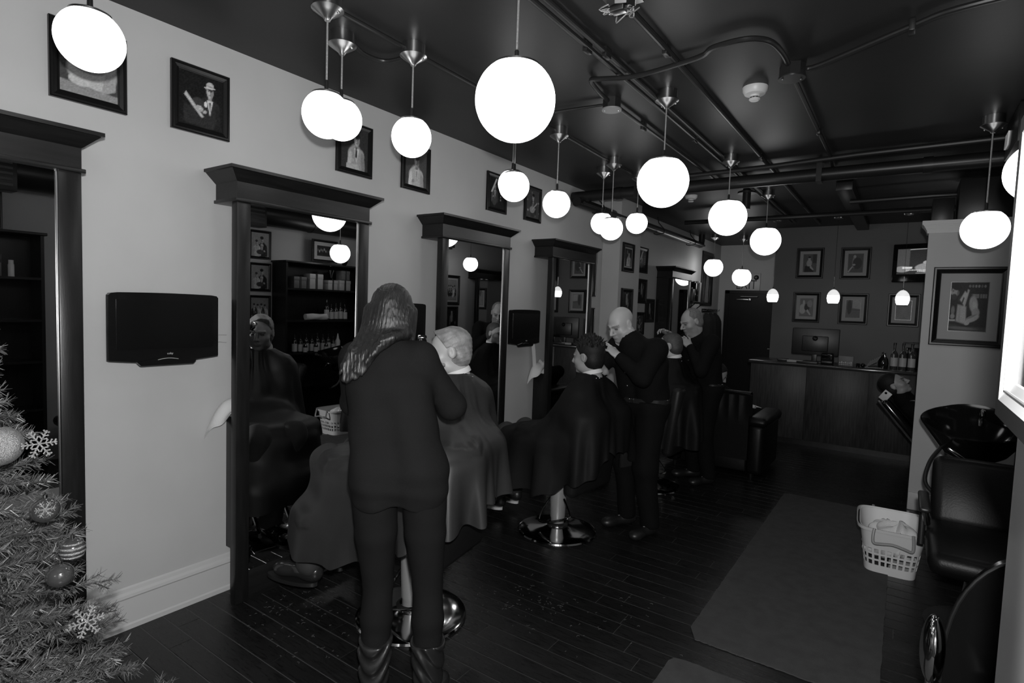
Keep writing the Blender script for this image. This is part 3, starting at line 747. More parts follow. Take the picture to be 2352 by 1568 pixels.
# ------------------------------------------------------------------ ceiling services
def smooth_path(P, n=6):
    P = [Vector(p) for p in P]; out = []
    for i in range(len(P)-1):
        p0 = P[max(i-1, 0)]; p1 = P[i]; p2 = P[i+1]; p3 = P[min(i+2, len(P)-1)]
        for k in range(n):
            t = k/n
            out.append(.5*((2*p1)+(p2-p0)*t+(2*p0-5*p1+4*p2-p3)*t*t+(3*p1-p0-3*p2+p3)*t**3))
    out.append(P[-1]); return out
def services():
    Z = 2.885
    def cond(pts, r, lab, sm=False, cat='conduit', name='ceiling_conduit', clips=()):
        P = smooth_path(pts) if sm else pts
        t = MB().tube(P, r, 10)
        for c in clips: t.bb(c[0]-.012, c[0]+.012, c[1]-.03, c[1]+.03, CEIL-.05, CEIL, .003)
        o = t.obj(name, M_PIPE); return tag(o, lab, cat)
    cond([(1.635, -.5, Z), (1.64, 3.1, Z), (1.635, 5.05, Z), (1.63, 8.5, Z)], .013, 'left of the twin conduits running along the ceiling', clips=[(1.635, 2.5), (1.635, 4.2)])
    cond([(1.69, -.5, Z), (1.69, 3.1, Z), (1.685, 5.05, Z), (1.68, 8.5, Z)], .013, 'right of the twin conduits running along the ceiling', clips=[(1.69, 2.6)])
    cond([(1.95, 2.28, Z), (1.955, 2.6, Z), (1.95, 5.28, Z), (1.94, 8.8, Z)], .015, 'conduit from the open ceiling box to the cross pipe', clips=[(1.95, 2.72), (1.95, 4.9)])
    cond([(1.42, 3.18, Z), (1.435, 3.02, Z), (1.47, 2.86, Z), (1.56, 2.83, Z-.02), (1.75, 2.86, Z-.03), (2.06, 2.85, Z-.01), (2.15, 2.80, Z), (2.3, 2.79, Z), (2.385, 2.86, Z), (2.415, 3.0, Z), (2.42, 3.16, Z)], .013, 'hooked conduit joining the two ceiling boxes', True)
    cond([(2.47, 3.26, Z), (2.55, 3.26, Z), (2.92, 3.03, Z), (3.08, 2.95, Z), (3.4, 2.93, Z), (3.95, 2.95, Z)], .013, 'conduit running right across the ceiling from the box', True, clips=[(2.93, 3.03)])
    cond([(2.417, 3.36, Z), (2.418, 5.1, Z), (2.418, 5.35, Z-.05), (2.418, 5.6, Z)], .013, 'conduit running back from the right ceiling box', clips=[(2.418, 4.4)])
    cond([(1.425, 3.33, Z), (1.42, 5.1, Z), (1.41, 6.0, Z)], .012, 'conduit running back from the left ceiling box', clips=[(1.42, 3.75)])
    cond([(.86, .0, Z), (.86, 1.5, Z), (.85, 3.3, Z), (.82, 4.4, Z), (.8, 5.0, Z)], .011, 'conduit linking the small globe pendants')
    cond([(.68, 1.85, Z), (.62, 1.98, Z), (.65, 2.1, Z), (.8, 2.12, Z)], .011, 'short curved conduit linking two small globe pendants', True)
    cond([(1.36, 3.24, Z), (1.0, 3.2, Z), (.7, 3.1, Z)], .009, 'thin wire from the left ceiling box towards the mirror wall')
    # junction boxes
    def jb(x, y, r, lab, lid=M_PIPE):
        t = thing('junction_box', lab, 'junction box', (x, y, CEIL-.065))
        MB().lathe([(r*.96, 0), (r*.96, .065), (0, .065)], 8).obj('box', M_PIPE, t, 20)
        MB().lathe([(0, -.004), (r, -.004), (r*1.02, 0), (r*1.02, .004), (0, .004)], 24).obj('lid', lid, t)
        for a in (.5, 3.6): MB().ball((r*.7*math.cos(a), r*.7*math.sin(a), -.005), .005, 8, 5).obj('screw', M_NICKEL, t)
    jb(2.425, 3.26, .065, 'dark round ceiling box between the conduits')
    jb(1.42, 3.24, .06, 'ceiling box with a pale lid left of the conduits', mat('pale_lid', .22, .5))
    t = thing('open_ceiling_box', 'open ceiling box with loose wires at the top edge', 'junction box', (1.945, 2.2, CEIL-.06))
    b = MB(); b.lathe([(.06, 0), (.065, .06)], 8, close=False); b.bb(-.07, .07, -.07, .07, .045, .06); b.obj('box', M_NICKEL, t, 20)
    MB().bb(-.03, .03, -.045, .0, -.02, .02, .004).obj('bracket', M_NICKEL, t)
    wv = MB(); rr = random.Random(2)
    for i in range(9): wv.tube(smooth_path([(rr.uniform(-.05, .05), rr.uniform(-.05, .05), .03), (rr.uniform(-.07, .07), rr.uniform(-.07, .07), -.01), (rr.uniform(-.05, .05), rr.uniform(-.05, .05), rr.uniform(-.03, .01)), (rr.uniform(-.06, .06), rr.uniform(-.06, .06), .02)], 4), .003, 5)
    wv.obj('wires', M_CORD, t)
    # smoke detectors
    def smoke(x, y, lab):
        t = thing('smoke_detector', lab, 'smoke detector', (x, y, CEIL-.075))
        MB().lathe([(0, .02), (.028, .02), (.03, .03), (.055, .036), (.066, .052), (.068, .075), (0, .075)], 32).obj('housing', M_WPL, t)
        MB().lathe([(0, 0), (.022, 0), (.03, .006), (.03, .012), (0, .012)], 24).obj('sensor_cap', M_WPL, t)
        s = MB()
        for k in range(8):
            a = k*PI/4; s.bb(.020, .026, -.003, .003, .010, .024)
            s.v[-8:] = [Matrix.Rotation(a, 3, 'Z') @ v for v in s.v[-8:]]
        s.obj('vent_slots', M_PLAST, t)
    smoke(2.20, 3.47, 'white round smoke detector right of the conduits'); smoke(.95, 6.3, 'far white smoke detector above the small globes')
    t = MB().lathe([(0, 0), (.07, 0), (.075, .012), (.06, .02)], 24, (1.39, 6.0, CEIL-.02)); tag(t.obj('ceiling_disc', M_WPL), 'pale flat disc on the far ceiling', 'ceiling disc')
    # large cross pipe
    t = thing('cross_pipe', 'thick dark pipe crossing the shop below the ceiling', 'pipe', (0, 5.3, 2.785))
    MB().tube([(.02, 0, 0), (3.6, 0, 0)], .055, 20).obj('pipe', M_DUCT, t)
    for x in (.55, 1.15, 3.05): MB().tube([(x-.03, 0, 0), (x+.03, 0, 0)], .062, 20).obj('coupling', M_DUCT, t)
    for x in (.75, 2.33):
        h = MB(); h.bb(x-.02, x+.02, -.062, .062, -.062, -.056); h.bb(x-.02, x+.02, -.066, -.06, -.062, .12); h.bb(x-.02, x+.02, .06, .066, -.062, .12); h.obj('hanger', M_PIPE, t)
    cond([(.9, 5.15, 2.845), (2.0, 5.15, 2.86), (2.6, 5.12, 2.875), (3.6, 5.1, 2.88)], .02, 'slim pipe lying just above the thick cross pipe', cat='pipe', name='cross_conduit')
    cond([(1.1, 5.62, 2.82), (3.5, 5.62, 2.82)], .022, 'second slim pipe behind the thick cross pipe', cat='pipe', name='cross_conduit')
    cond([(.5, 7.5, 2.8), (3.6, 7.5, 2.8)], .03, 'far cross pipe beyond the smoke detector', cat='pipe', name='cross_conduit')
    cond([(2.45, 7.1, 2.86), (2.45, 6.75, 2.80), (3.1, 6.7, 2.80), (3.6, 6.7, 2.80)], .022, 'bent pipe under the far ceiling right of the dark beam', cat='pipe', name='cross_conduit')
    # pipe along the mirror wall
    t = thing('wall_pipe', 'dark pipe hung along the top of the mirror wall', 'pipe', (.12, 5.2, 2.72))
    MB().tube([(0, 0, 0), (0, 4.25, .01), (.0, 4.32, .02), (-.0, 4.34, .09), (0, 4.34, .19)], .05, 16).obj('pipe', M_DUCT, t)
    MB().tube([(.09, 0, -.02), (.09, 4.2, -.01)], .016, 10).obj('side_pipe', M_DUCT, t)
    for y in (.45, 2.3, 3.7):
        h = MB().tube([(-.05, y, .0), (-.04, y, -.045), (.0, y, -.058), (.1, y, -.04), (.11, y, 0), (.02, y, .1), (.0, y, .18)], .006, 6); h.obj('hanger', M_PIPE, t)
    # dark ceiling beam in the far part
    tag(MB().bb(2.36, 2.50, 6.2, 9.1, 2.82, 2.91, .005).obj('ceiling_beam', M_DUCT), 'dark duct running to the end wall', 'duct')
    tag(MB().cone((1.56, 6.2, 2.70), (1.56, 6.2, 2.91), .04).lathe([(.0, 0), (.09, 0), (.09, .02), (0, .02)], 20, (1.56, 6.2, 2.86)).obj('ceiling_post', M_DUCT), 'short dark pipe drop behind the third large globe', 'pipe')
    # duct and box at the right
    t = thing('air_duct', 'round dark air duct above the shelf units', 'duct', (3.76, -.6, 2.62))
    MB().tube([(0, 0, 0), (0, 6.45, 0)], .15, 28).obj('duct', M_DUCT, t)
    for y in (1.2, 2.6, 5.1): MB().tube([(0, y-.015, 0), (0, y+.015, 0)], .156, 28).obj('duct_joint', M_DUCT, t)
    for y0, y1 in ((1.72, 2.12), (4.0, 4.35)):
        MB().bb(-.24, -.08, y0, y1, -.2, .12, .004).obj('register_box', M_DUCT, t)
        g = MB()
        for k in range(6): g.bb(-.248, -.24, y0+.03, y1-.03, -.16+k*.045, -.14+k*.045)
        g.obj('grille', M_PLAST, t)
    t = thing('vent_box', 'dark slotted box under the ceiling at the right edge', 'vent', (3.45, 4.4, 2.68))
    MB().bb(0, .15, 0, .53, 0, .225, .004).obj('box', M_DUCT, t)
    for k in range(5): MB().box((-.004, .36+.03*k, .11), (.01, .012, .09), rotm(rx=.35)).obj('slot_fin', M_NICKEL, t)
    tag(MB().bb(3.30, 3.75, 6.3, 6.75, 2.47, 2.86, .006).obj('ceiling_unit', M_DUCT), 'dark box unit above the partition', 'box')
    tag(MB().bb(3.12, 3.28, 6.4, 6.6, 2.47, 2.72, .006).obj('ceiling_unit', M_DUCT), 'smaller dark box left of the unit above the partition', 'box')
services()
# ------------------------------------------------------------------ barber chairs
def barber_chair(loc, rotz, label):
    t = thing('barber_chair', label, 'barber chair', loc, rotz, 'barber chairs in front of the mirrors')
    MB().lathe([(0, .0), (.28, .0), (.285, .008), (.28, .018), (.262, .024), (.20, .03), (.11, .04), (.075, .052), (.072, .06), (0, .06)], 56).obj('base_plate', M_CHROME, t)
    MB().lathe([(.074, .055), (.078, .065), (.06, .075)], 32, close=False).obj('base_collar', M_PLAST, t)
    MB().lathe([(.047, .06), (.049, .10), (.054, .11), (.060, .34), (.058, .352), (0, .352)], 36).obj('column', M_STEEL, t)
    MB().lathe([(.0605, .335), (.0615, .345), (.0595, .352)], 36, close=False).obj('column_ring', M_CHROME, t)
    MB().cone((0, 0, .35), (0, 0, .50), .018).obj('piston', M_CHROME, t)
    P = smooth_path([(-.05, .03, .27), (-.075, -.04, .20), (-.09, -.10, .105), (-.05, -.135, .09), (.06, -.17, .13), (.19, -.19, .19), (.215, -.16, .21), (.12, -.10, .29)], 5)
    P = [Vector((p.y*-1, p.x*1.0, p.z)) for p in P]
    MB().tube(P, .0065, 10).obj('pump_lever', M_CHROME, t)
    MB().bb(-.14, .14, -.16, .16, .48, .51, .006).obj('seat_plate', M_PLAST, t)
    MB().box((0, -.02, .555), (.50, .50, .11), None, .045).obj('seat', M_LEATH, t)
    b = MB(); b.box((0, .275, .665), (.50, .10, .62), rotm(rx=-.12), .045); b.obj('backrest', M_LEATH2, t)
    b = MB()
    for sx in (-1, 1): b.tube(smooth_path([(sx*.25, .30-.062, .50), (sx*.245, .345, .62), (sx*.25, .385, .85), (sx*.25, .36, .96)], 5), .012, 8)
    for k, sx in enumerate((-1, 1)):
        MB().box((sx*.275, .02, .69), (.06, .34, .04), None, .018).obj('armrest', M_LEATH, t)
        MB().tube(smooth_path([(sx*.275, .16, .68), (sx*.275, .17, .6), (sx*.26, .15, .51)], 5), .014, 10).obj('arm_support', M_CHROME, t)
    b = MB()
    for sx in (-.10, .10): b.tube([(sx, -.2, .49), (sx, -.36, .34), (sx, -.52, .20)], .012, 8)
    b.obj('footrest_arm', M_CHROME, t)['kind'] = 'stuff'
    MB().box((0, -.55, .17), (.36, .20, .025), rotm(rx=.25), .01).obj('footrest', M_CHROME, t)
    return t
barber_chair((.985, 2.05, 0), -PI/2+.17, 'barber chair under the grey-haired customer')
barber_chair((1.01, 3.50, 0), -PI/2-.10, 'barber chair under the dark-haired customer')
barber_chair((1.13, 4.98, 0), -PI/2-.05, 'barber chair behind the bald barber')

# ------------------------------------------------------------------ leather armchair
def armchair():
    t = thing('leather_armchair', 'black tufted leather armchair seen from behind', 'armchair', (1.45, 5.82, 0))
    def back(u, v):
        x = -.34+.68*u; z = .18+.64*v
        y = -.01+.10*math.sin(PI*.5*(1-v))*.3 + .012*abs(math.sin(u*PI*7))*max(0, v-.55)*2.2
        return (x, y, z)
    b = MB().surf(back, 85, 24)
    b.surf(lambda u, v: (-.34+.68*u, .15, .18+.64*v), 4, 4)
    b.surf(lambda u, v: (-.34+.68*u, back(u, 1)[1]*(1-v)+.15*v, .82+.035*math.sin(PI*v)), 85, 8)
    b.surf(lambda u, v: (-.34, back(0, u)[1]*(1-v)+.15*v, .18+.64*u), 12, 4); b.surf(lambda u, v: (.34, back(1, u)[1]*(1-v)+.15*v, .18+.64*u), 12, 4)
    b.obj('backrest', M_LEATH, t, 60)
    MB().tube([(-.34, .02, .835), (-.17, .012, .85), (0, .01, .853), (.17, .012, .848), (.34, .02, .835)], .012, 8).obj('top_welt', M_LEATH, t)
    for sx in (-1, 1):
        a = MB(); a.box((sx*.41, .42, .29), (.15, .80, .5), None, .05); a.obj('arm', M_LEATH, t)
        r = MB(); r.box((sx*.415, .42, .565), (.19, .82, .10), None, .048); r.obj('arm_roll', M_LEATH, t)
    MB().box((0, .45, .36), (.66, .62, .2), None, .06).obj('seat_cushion', M_LEATH, t)
    MB().box((0, .42, .15), (.66, .74, .2), None, .02).obj('seat_base', M_LEATH, t)
    for sx in (-.38, .38):
        for y in (.06, .76): MB().cone((sx, y, 0), (sx, y, .05), .018, .025).obj('foot', M_WOOD, t)
armchair()

# ------------------------------------------------------------------ counter and what stands on it
def counter():
    t = thing('reception_counter', 'dark wood reception counter across the back of the shop', 'counter', (2.66, 7.84, 0))
    b = MB().bb(-1.30, .92, .02, .62, .0, .99); b.obj('carcass', M_COUNTER, t)
    x = -1.30
    for wdt in (.66, .66, .45, .45):
        MB().bb(x+.002, x+wdt-.002, 0, .022, .07, .985, .002).obj('front_panel', M_COUNTER, t); x += wdt
    MB().bb(-1.30, .92, .012, .03, 0, .07).obj('kickboard', M_WOOD, t)
    MB().bb(-1.33, .94, -.03, .64, .99, 1.03, .012).obj('worktop', mat('gloss_dark_worktop', .03, .15, spec=.6), t)
    Z = 1.03
    m = thing('computer_monitor', 'black computer monitor seen from the back on the counter', 'monitor', (2.05, 8.2, Z))
    MB().box((0, 0, .265), (.54, .035, .345), rotm(rz=.03), .012).obj('casing', M_PLAST, m)
    MB().box((0, -.028, .24), (.30, .03, .20), rotm(rz=.03), .012).obj('rear_bulge', M_PLAST, m)
    MB().lathe([(0, 0), (.032, 0), (.032, .002), (0, .002)], 24, (0, -.045, .31), Matrix.Rotation(PI/2, 3, 'X')).obj('logo_disc', M_TVB, m)
    text_obj('logo', 'hp', .035, M_PLAST, m, (0, -.049, .312), Matrix.Rotation(PI/2, 3, 'X'), .0005)
    MB().box((0, .0, .06), (.06, .03, .14), None, .006).obj('stand_neck', M_PLAST, m)
    MB().box((0, 0, .008), (.24, .18, .016), None, .006).obj('stand_foot', M_PLAST, m)
    def bottle(x, y, h, r, label, mt=M_BOTTLE, lab=M_LABEL, z=Z, grp=None, neck=.55, name='bottle'):
        o = thing(name, label, 'bottle', (x, y, z), 0, grp)
        MB().lathe([(0, 0), (r, 0), (r, h*neck), (r*.8, h*(neck+.08)), (r*.34, h*(neck+.16)), (r*.30, h*.95), (r*.36, h*.96), (r*.36, h), (0, h)], 20).obj('glass', mt, o)
        MB().lathe([(r*1.02, h*.12), (r*1.02, h*(neck-.1))], 20, close=False).obj('label', lab, o)
        MB().lathe([(r*.4, h*.93), (r*.4, h*1.01), (0, h*1.01)], 16).obj('cap', M_PLAST, o)
        return o
    for i, (px, l, mt, lb) in enumerate(((2.905, 'left liquor bottle with a script label on the counter', M_BOTTLE2, M_TEXTL), (2.99, 'middle liquor bottle with a script label on the counter', M_BOTTLE2, M_TEXTL), (3.075, 'right bottle with a plain pale label on the counter', M_BOTTLE2, M_LABEL))):
        bottle(px, 8.05, .31, .037, l, mt, lb, grp='bottles at the end of the counter')
    j = thing('glass_jar', 'small lidded glass jar beside the counter bottles', 'jar', (2.80, 8.08, Z))
    MB().lathe([(0, 0), (.05, 0), (.055, .06), (.045, .12), (.03, .14), (0, .14)], 24).obj('jar', M_BOTTLE, j); MB().lathe([(.035, .14), (.02, .165), (.022, .19), (0, .2)], 20).obj('lid', M_CHROME, j)
    r = thing('card_rack', 'slanted wire rack of cards on the counter', 'rack', (2.70, 8.05, Z))
    for k in range(6): MB().box((-.04+.018*k, 0, .05+.012*k), (.012, .16, .09), rotm(ry=.5), 0).obj('card', M_CARD, r)
    MB().bb(-.08, .09, -.09, .09, 0, .012).obj('tray', M_PLAST, r)
    s = thing('desk_sign', 'small dark sign with pale lettering on the counter', 'sign', (2.42, 7.98, Z))
    MB().box((0, .03, .06), (.16, .06, .12), None, .004).obj('block', M_CARD, s)
    rr = random.Random(8)
    for k in range(7):
        MB().bb(-.07+.02*k, -.057+.02*k, -.004, -.0005, .03, .03+rr.uniform(.012, .024)).obj('letter', M_TEXTL, s)
    for k in range(7):
        MB().bb(-.07+.02*k, -.057+.02*k, -.004, -.0005, .01, .01+rr.uniform(.006, .014)).obj('letter', M_TEXTL, s)
    q = thing('card_terminal', 'dark card terminal in front of the monitor', 'terminal', (2.22, 8.0, Z))
    MB().box((0, 0, .07), (.14, .08, .14), rotm(rx=.3), .015).obj('body', M_TVB, q); MB().box((0, -.03, .03), (.12, .06, .03), None, .006).obj('keypad', M_PLAST, q)
    tag(MB().box((1.72, 7.97, Z+.02), (.14, .05, .035), rotm(rz=.1), .012).obj('stapler', M_PLAST), 'black stapler at the left end of the counter', 'stapler')
    tag(MB().box((1.86, 7.97, Z+.014), (.18, .07, .028), None, .003).box((1.86, 7.933, Z+.014), (.14, .002, .014)).obj('paper_tray', M_CARDL), 'low pale tray of papers on the counter', 'tray')
    tag(MB().box((2.0, 7.98, Z+.012), (.24, .10, .024), None, .006).obj('keyboard', M_PLAST), 'black keyboard below the monitor', 'keyboard')
    tag(MB().ball((2.60, 7.96, Z+.026), .026).cone((2.55, 7.96, Z), (2.55, 7.96, Z+.045), .02).obj('desk_caddy', M_TVB), 'little black round holder right of the desk sign', 'holder')
    n = thing('napkin_stand', 'chrome handled stand behind the counter bottles', 'stand', (3.06, 8.2, Z))
    MB().tube([(-.07, 0, 0), (-.07, 0, .32), (.12, 0, .32), (.12, 0, 0)], .008, 8).obj('handle', M_CHROME, n)
    MB().box((.03, .03, .13), (.16, .06, .26), None, .01).obj('body', M_TVB, n)
    # lit television on the end wall
    v = thing('lit_television', 'television showing a news picture high on the end wall', 'television', (3.16, 9.02, 2.36), -.22)
    MB().box((0, 0, 0), (.74, .06, .50), None, .012).obj('casing', M_TVB, v)
    o = mesh_obj('screen', photo_mesh(.63, .33, 'news', 77, 130), M_SCRON, v); o.location = (0, -.0315, .02)
    MB().box((0, .085, 0), (.1, .15, .1), None, 0).obj('wall_bracket', M_PLAST, v)
    text_obj('logo', 'tv', .02, M_TEXTL, v, (.3, -.032, -.225), Matrix.Rotation(PI/2, 3, 'X'), .0004)
counter()

# ------------------------------------------------------------------ shampoo unit, spare chair, basket, mats
def shampoo():
    t = thing('shampoo_chair', 'black leather shampoo chair in front of the wash basin', 'shampoo chair', (3.43, 3.72, 0))
    MB().box((0, -.08, .455), (.56, .56, .12), rotm(rx=.06), .055).obj('seat', M_LEATH, t)
    def bk(u, v):
        x = -.27+.54*u; z = .50+.36*v; y = .22+.16*v
        e = min(u, 1-u, .5); w_ = min(1, (e*9)**.5); w2 = min(1, (min(v, 1-v)*9)**.5)
        z2 = z - (1-v)*.07*math.sin(PI*u)*0 - .05*math.sin(PI*u)*(1-v)
        return (x, y - .055*w_*w2, z2)
    b = MB(); b.box((0, .26, .665), (.52, .11, .40), rotm(rx=-.40), .055); b.obj('backrest', M_LEATH, t, 60)
    MB().lathe([(0, .012), (.26, .012), (.265, .03), (.14, .05), (.12, .10), (.10, .30), (.16, .40), (0, .40)], 28).obj('pedestal', M_LEATH2, t)
    MB().box((.12, -.346, .27), (.09, .004, .035), rotm(rz=.05)).box((.12, -.30, .30), (.14, .09, .2), None, .01).obj('control_box', M_PLAST, t)
    MB().box((.10, -.350, .30), (.07, .003, .03), None).obj('sticker', M_WPL, t, label='small white sticker')
    for sx in (-1, 1):
        MB().tube(smooth_path([(sx*.30, .10, .665), (sx*.295, .0, .64), (sx*.275, .05, .52)], 5), .017, 10).obj('arm_bracket', M_CHROME, t)
        MB().cone((sx*.295, .06, .40), (sx*.295, .08, .62), .016).obj('arm_post', M_PLAST, t)
        MB().box((sx*.30, -.08, .672), (.05, .36, .03), None, .014).obj('armrest', M_PLAST, t)
    t = thing('wash_basin', 'glossy black wash basin tipped towards the chair', 'basin', (3.40, 4.70, 0))
    R = rotm(rx=.16, ry=-.03)
    out = [(0, -.235), (.10, -.225), (.19, -.16), (.26, -.06), (.305, .0), (.31, .01), (.30, .016), (.27, .0), (.23, -.05), (.16, -.14), (.08, -.18), (.02, -.185), (0, -.185)]
    b = MB().lathe(out, 48, (0, 0, 0), Matrix.Diagonal((.93, 1.0, 1.0))); b.v = [R @ p + Vector((0, 0, .94 + .05*max(0, p.y/.3)**2 + .05*max(0, -p.x/.3-.5))) for p in b.v]
    b.obj('bowl', M_TVB, t, 50)
    c = MB(); c.bb(-.13, .13, .14, .36, 0, .80, .02); c.obj('stand', M_PLAST, t)
    f = MB(); f.tube(smooth_path([(.05, .22, .92), (.05, .22, 1.0), (.05, .16, 1.03), (.05, .08, 1.0)], 5), .013, 10); f.obj('faucet', M_CHROME, t)
    f = MB(); f.tube(smooth_path([(-.16, -.05, .80), (-.22, -.12, .70), (-.24, -.2, .58), (-.18, -.26, .52), (-.08, -.2, .5)], 6), .012, 8); f.obj('hose', M_PLAST, t)
    MB().box((-.10, -.26, .80), (.1, .04, .02), rotm(ry=.6), .006).obj('hinge', M_CHROME, t)
    # chair in the bottom right corner
    t = thing('waiting_chair', 'glossy black chair with a chrome armrest at the lower right edge', 'chair', (3.50, 2.32, 0))
    n = 26; pts = []
    for i in range(n+1):
        a = PI - PI*i/n; c_, s_ = math.cos(a), math.sin(a); pts.append((.34*(abs(c_)**.8)*(1 if c_ >= 0 else -1), .42+.50*abs(s_)**.75))
    b = MB(); b.prism(pts, .045, Matrix.Rotation(PI/2, 3, 'X'), (0, .045, 0)); b.obj('shell_back', M_TVB, t, 40)
    MB().tube([(x, 0, z) for x, z in pts], .006, 8).obj('piping', M_PLAST, t)
    MB().box((.0, -.27, .42), (.56, .52, .10), None, .05).obj('seat', M_LEATH, t)
    MB().ball((-.375, -.16, .60), (.034, .085, .11), 24, 16, rotm(rx=.2)).obj('armrest', M_CHROME, t)
    MB().tube(smooth_path([(-.375, -.14, .52), (-.35, -.14, .3), (-.22, -.15, .10)], 5), .014, 8).obj('arm_post', M_CHROME, t)
    MB().lathe([(0, 0), (.25, 0), (.25, .012), (.05, .03), (.035, .05), (.035, .38), (0, .38)], 30, (0, -.2, 0)).obj('pedestal', M_CHROME, t)
shampoo()

def basket():
    t = thing('laundry_basket', 'white plastic laundry basket full of towels on the floor', 'basket', (3.0, 4.42, 0), .05)
    H = .30
    def P(s, z, k=0):
        # perimeter param s in 0..4 (side index + fraction), rounded rectangle tapering down
        f = z/H
        hx = .140+.040*f**1.3; hy = .185+.055*f**1.3; rad = .05
        hx += k; hy += k
        a = s/4*2*PI - PI*.75
        c_, s_ = math.cos(a), math.sin(a); n = 5.5
        q = (abs(c_/hx)**n + abs(s_/hy)**n)**(-1/n)
        return (c_*q, s_*q, z)
    NS = 96
    def band(b, z0, z1, s0=0, s1=4, n=NS, k=0):
        vs = []; fs = []
        for i in range(n+1):
            s = s0+(s1-s0)*i/n
            vs += [P(s, z0, k), P(s, z1, k), P(s, z1, k-.004), P(s, z0, k-.004)]
        for i in range(n):
            for j in range(4): fs.append((4*i+j, 4*i+(j+1) % 4, 4*i+4+(j+1) % 4, 4*i+4+j))
        fs += [(0, 1, 2, 3), (4*n+3, 4*n+2, 4*n+1, 4*n)]
        b.add(vs, fs)
    body = MB()
    band(body, .0, .055); band(body, .175, .30)
    # lattice between the solid bands
    for z in (.055+.028, .055+.028*2+.012, .055+.028*3+.024):
        band(body, z, z+.012)
    ncol = 40
    for i in range(ncol):
        s = 4*i/ncol; band(body, .055, .178, s, s+4/ncol*.34, 2)
    body.add([P(4*i/48, .004) for i in range(48)], [tuple(range(48))])
    body.obj('body', M_BASK, t, 40)
    rim = MB(); band(rim, .285, .305, k=.016); band(rim, .299, .305, k=.014); rim.obj('rim', M_BASK, t, 40)
    for sgn in (-1, 1):
        h = MB(); y = sgn*.262
        h.tube(smooth_path([(-.10, y, .31), (-.105, y+sgn*.012, .26), (-.098, y+sgn*.02, .225), (-.06, y+sgn*.025, .228), (0, y+sgn*.025, .236), (.06, y+sgn*.025, .224), (.098, y+sgn*.02, .215), (.105, y+sgn*.012, .25), (.10, y, .31)], 4), .009, 8)
        h.obj('handle', M_BASKH, t)
    rr = random.Random(3)
    for i, (x, y, z, r) in enumerate(((.04, .03, .21, .12), (-.03, .10, .20, .10), (.05, -.10, .18, .10), (-.05, -.06, .14, .10))):
        ph = [rr.uniform(0, 6) for _ in range(6)]
        def tw(u, v, x=x, y=y, z=z, r=r, ph=ph):
            a = 2*PI*u; b_ = PI*(v-.5)
            q = r*(1+.14*math.sin(3*a+ph[0]+4*v)+.10*math.sin(7*a+ph[1]-6*v)+.08*math.sin(9*v+ph[2]+2*a))
            return (x+q*math.cos(b_)*math.cos(a)*.9, y+q*math.cos(b_)*math.sin(a), z+q*.62*math.sin(b_))
        o = MB().surf(tw, 48, 28, True).obj('crumpled_towel', M_TOWEL); o.location = (3.0, 4.42, 0)
        tag(o, ('white crumpled towel on top of the laundry basket', 'white towel at the back of the laundry basket', 'white towel at the front of the laundry basket', 'white towel low in the laundry basket')[i], 'towel', 'towels in the laundry basket')
    # floor mats
    def mat_(x0, x1, y0, y1, lab):
        b = MB(); rr = random.Random(int(x0*100)); n = 60; pts = []
        r = .05
        for i in range(n): pts.append((x0+r+(x1-x0-2*r)*i/n, y0+rr.uniform(-.003, .003)))
        pts += [(x1-.01, y0+.01)]
        for i in range(n): pts.append((x1+rr.uniform(-.002, .002), y0+r+(y1-y0-2*r)*i/n))
        pts += [(x1-.015, y1-.015)]
        for i in range(n): pts.append((x1-r-(x1-x0-2*r)*i/n, y1+rr.uniform(-.003, .003)))
        pts += [(x0+.015, y1-.015)]
        for i in range(n): pts.append((x0+rr.uniform(-.002, .002), y1-r-(y1-y0-2*r)*i/n))
        b.prism(pts, .006, None, (0, 0, .0005)); tag(b.obj('floor_mat', M_MATF, None, 20), lab, 'mat', 'dark runner mats')
    mat_(2.185, 3.0, 2.76, 5.60, 'long dark runner mat leading to the counter'); mat_(2.19, 3.0, .8, 2.56, 'nearer dark mat at the bottom edge')
    # folded towels behind the mirrors
    def towel(y, lab, s=1):
        t = MB()
        def f(u, v, k=0):
            # folded cloth lying on the cabinet top, one corner drooping over the near edge
            x = .012+.118*u; yy = y+.06+.20*v; z = .972+.095-k+.016*math.sin(6*u+3*v)+.014*math.sin(13*v+2*u)
            if v < .35:
                q = (.35-v)/.35; yy = y+.13-.15*q*(1.15-.45*u); z -= .15*q*q*(.5+.8*(1-u))
            return (x, yy, z)
        t.surf(f, 24, 36); t.surf(lambda u, v: f(u, v, .08 if v > .3 else .012), 24, 36)
        tag(t.obj('folded_towel', M_TOWEL, None, 60), lab, 'towel', 'towels behind the mirrors')
    towel(1.52, 'white towel poking out behind the second mirror'); towel(4.60, 'white towel poking out behind the fourth mirror'); towel(3.05, 'white towel behind the third mirror')
    s = MB().surf(lambda u, v: (.03+.012*u, 4.52+.035*u+.11*v+.02*math.sin(3*v), 1.46-.47*v), 4, 14); s.surf(lambda u, v: (.024+.012*u, 4.52+.035*u+.11*v+.02*math.sin(3*v), 1.46-.47*v), 4, 14)
    tag(s.obj('neck_strip', M_TOWEL, None, 60), 'long white strip hanging beside the fourth mirror', 'strip')
basket()

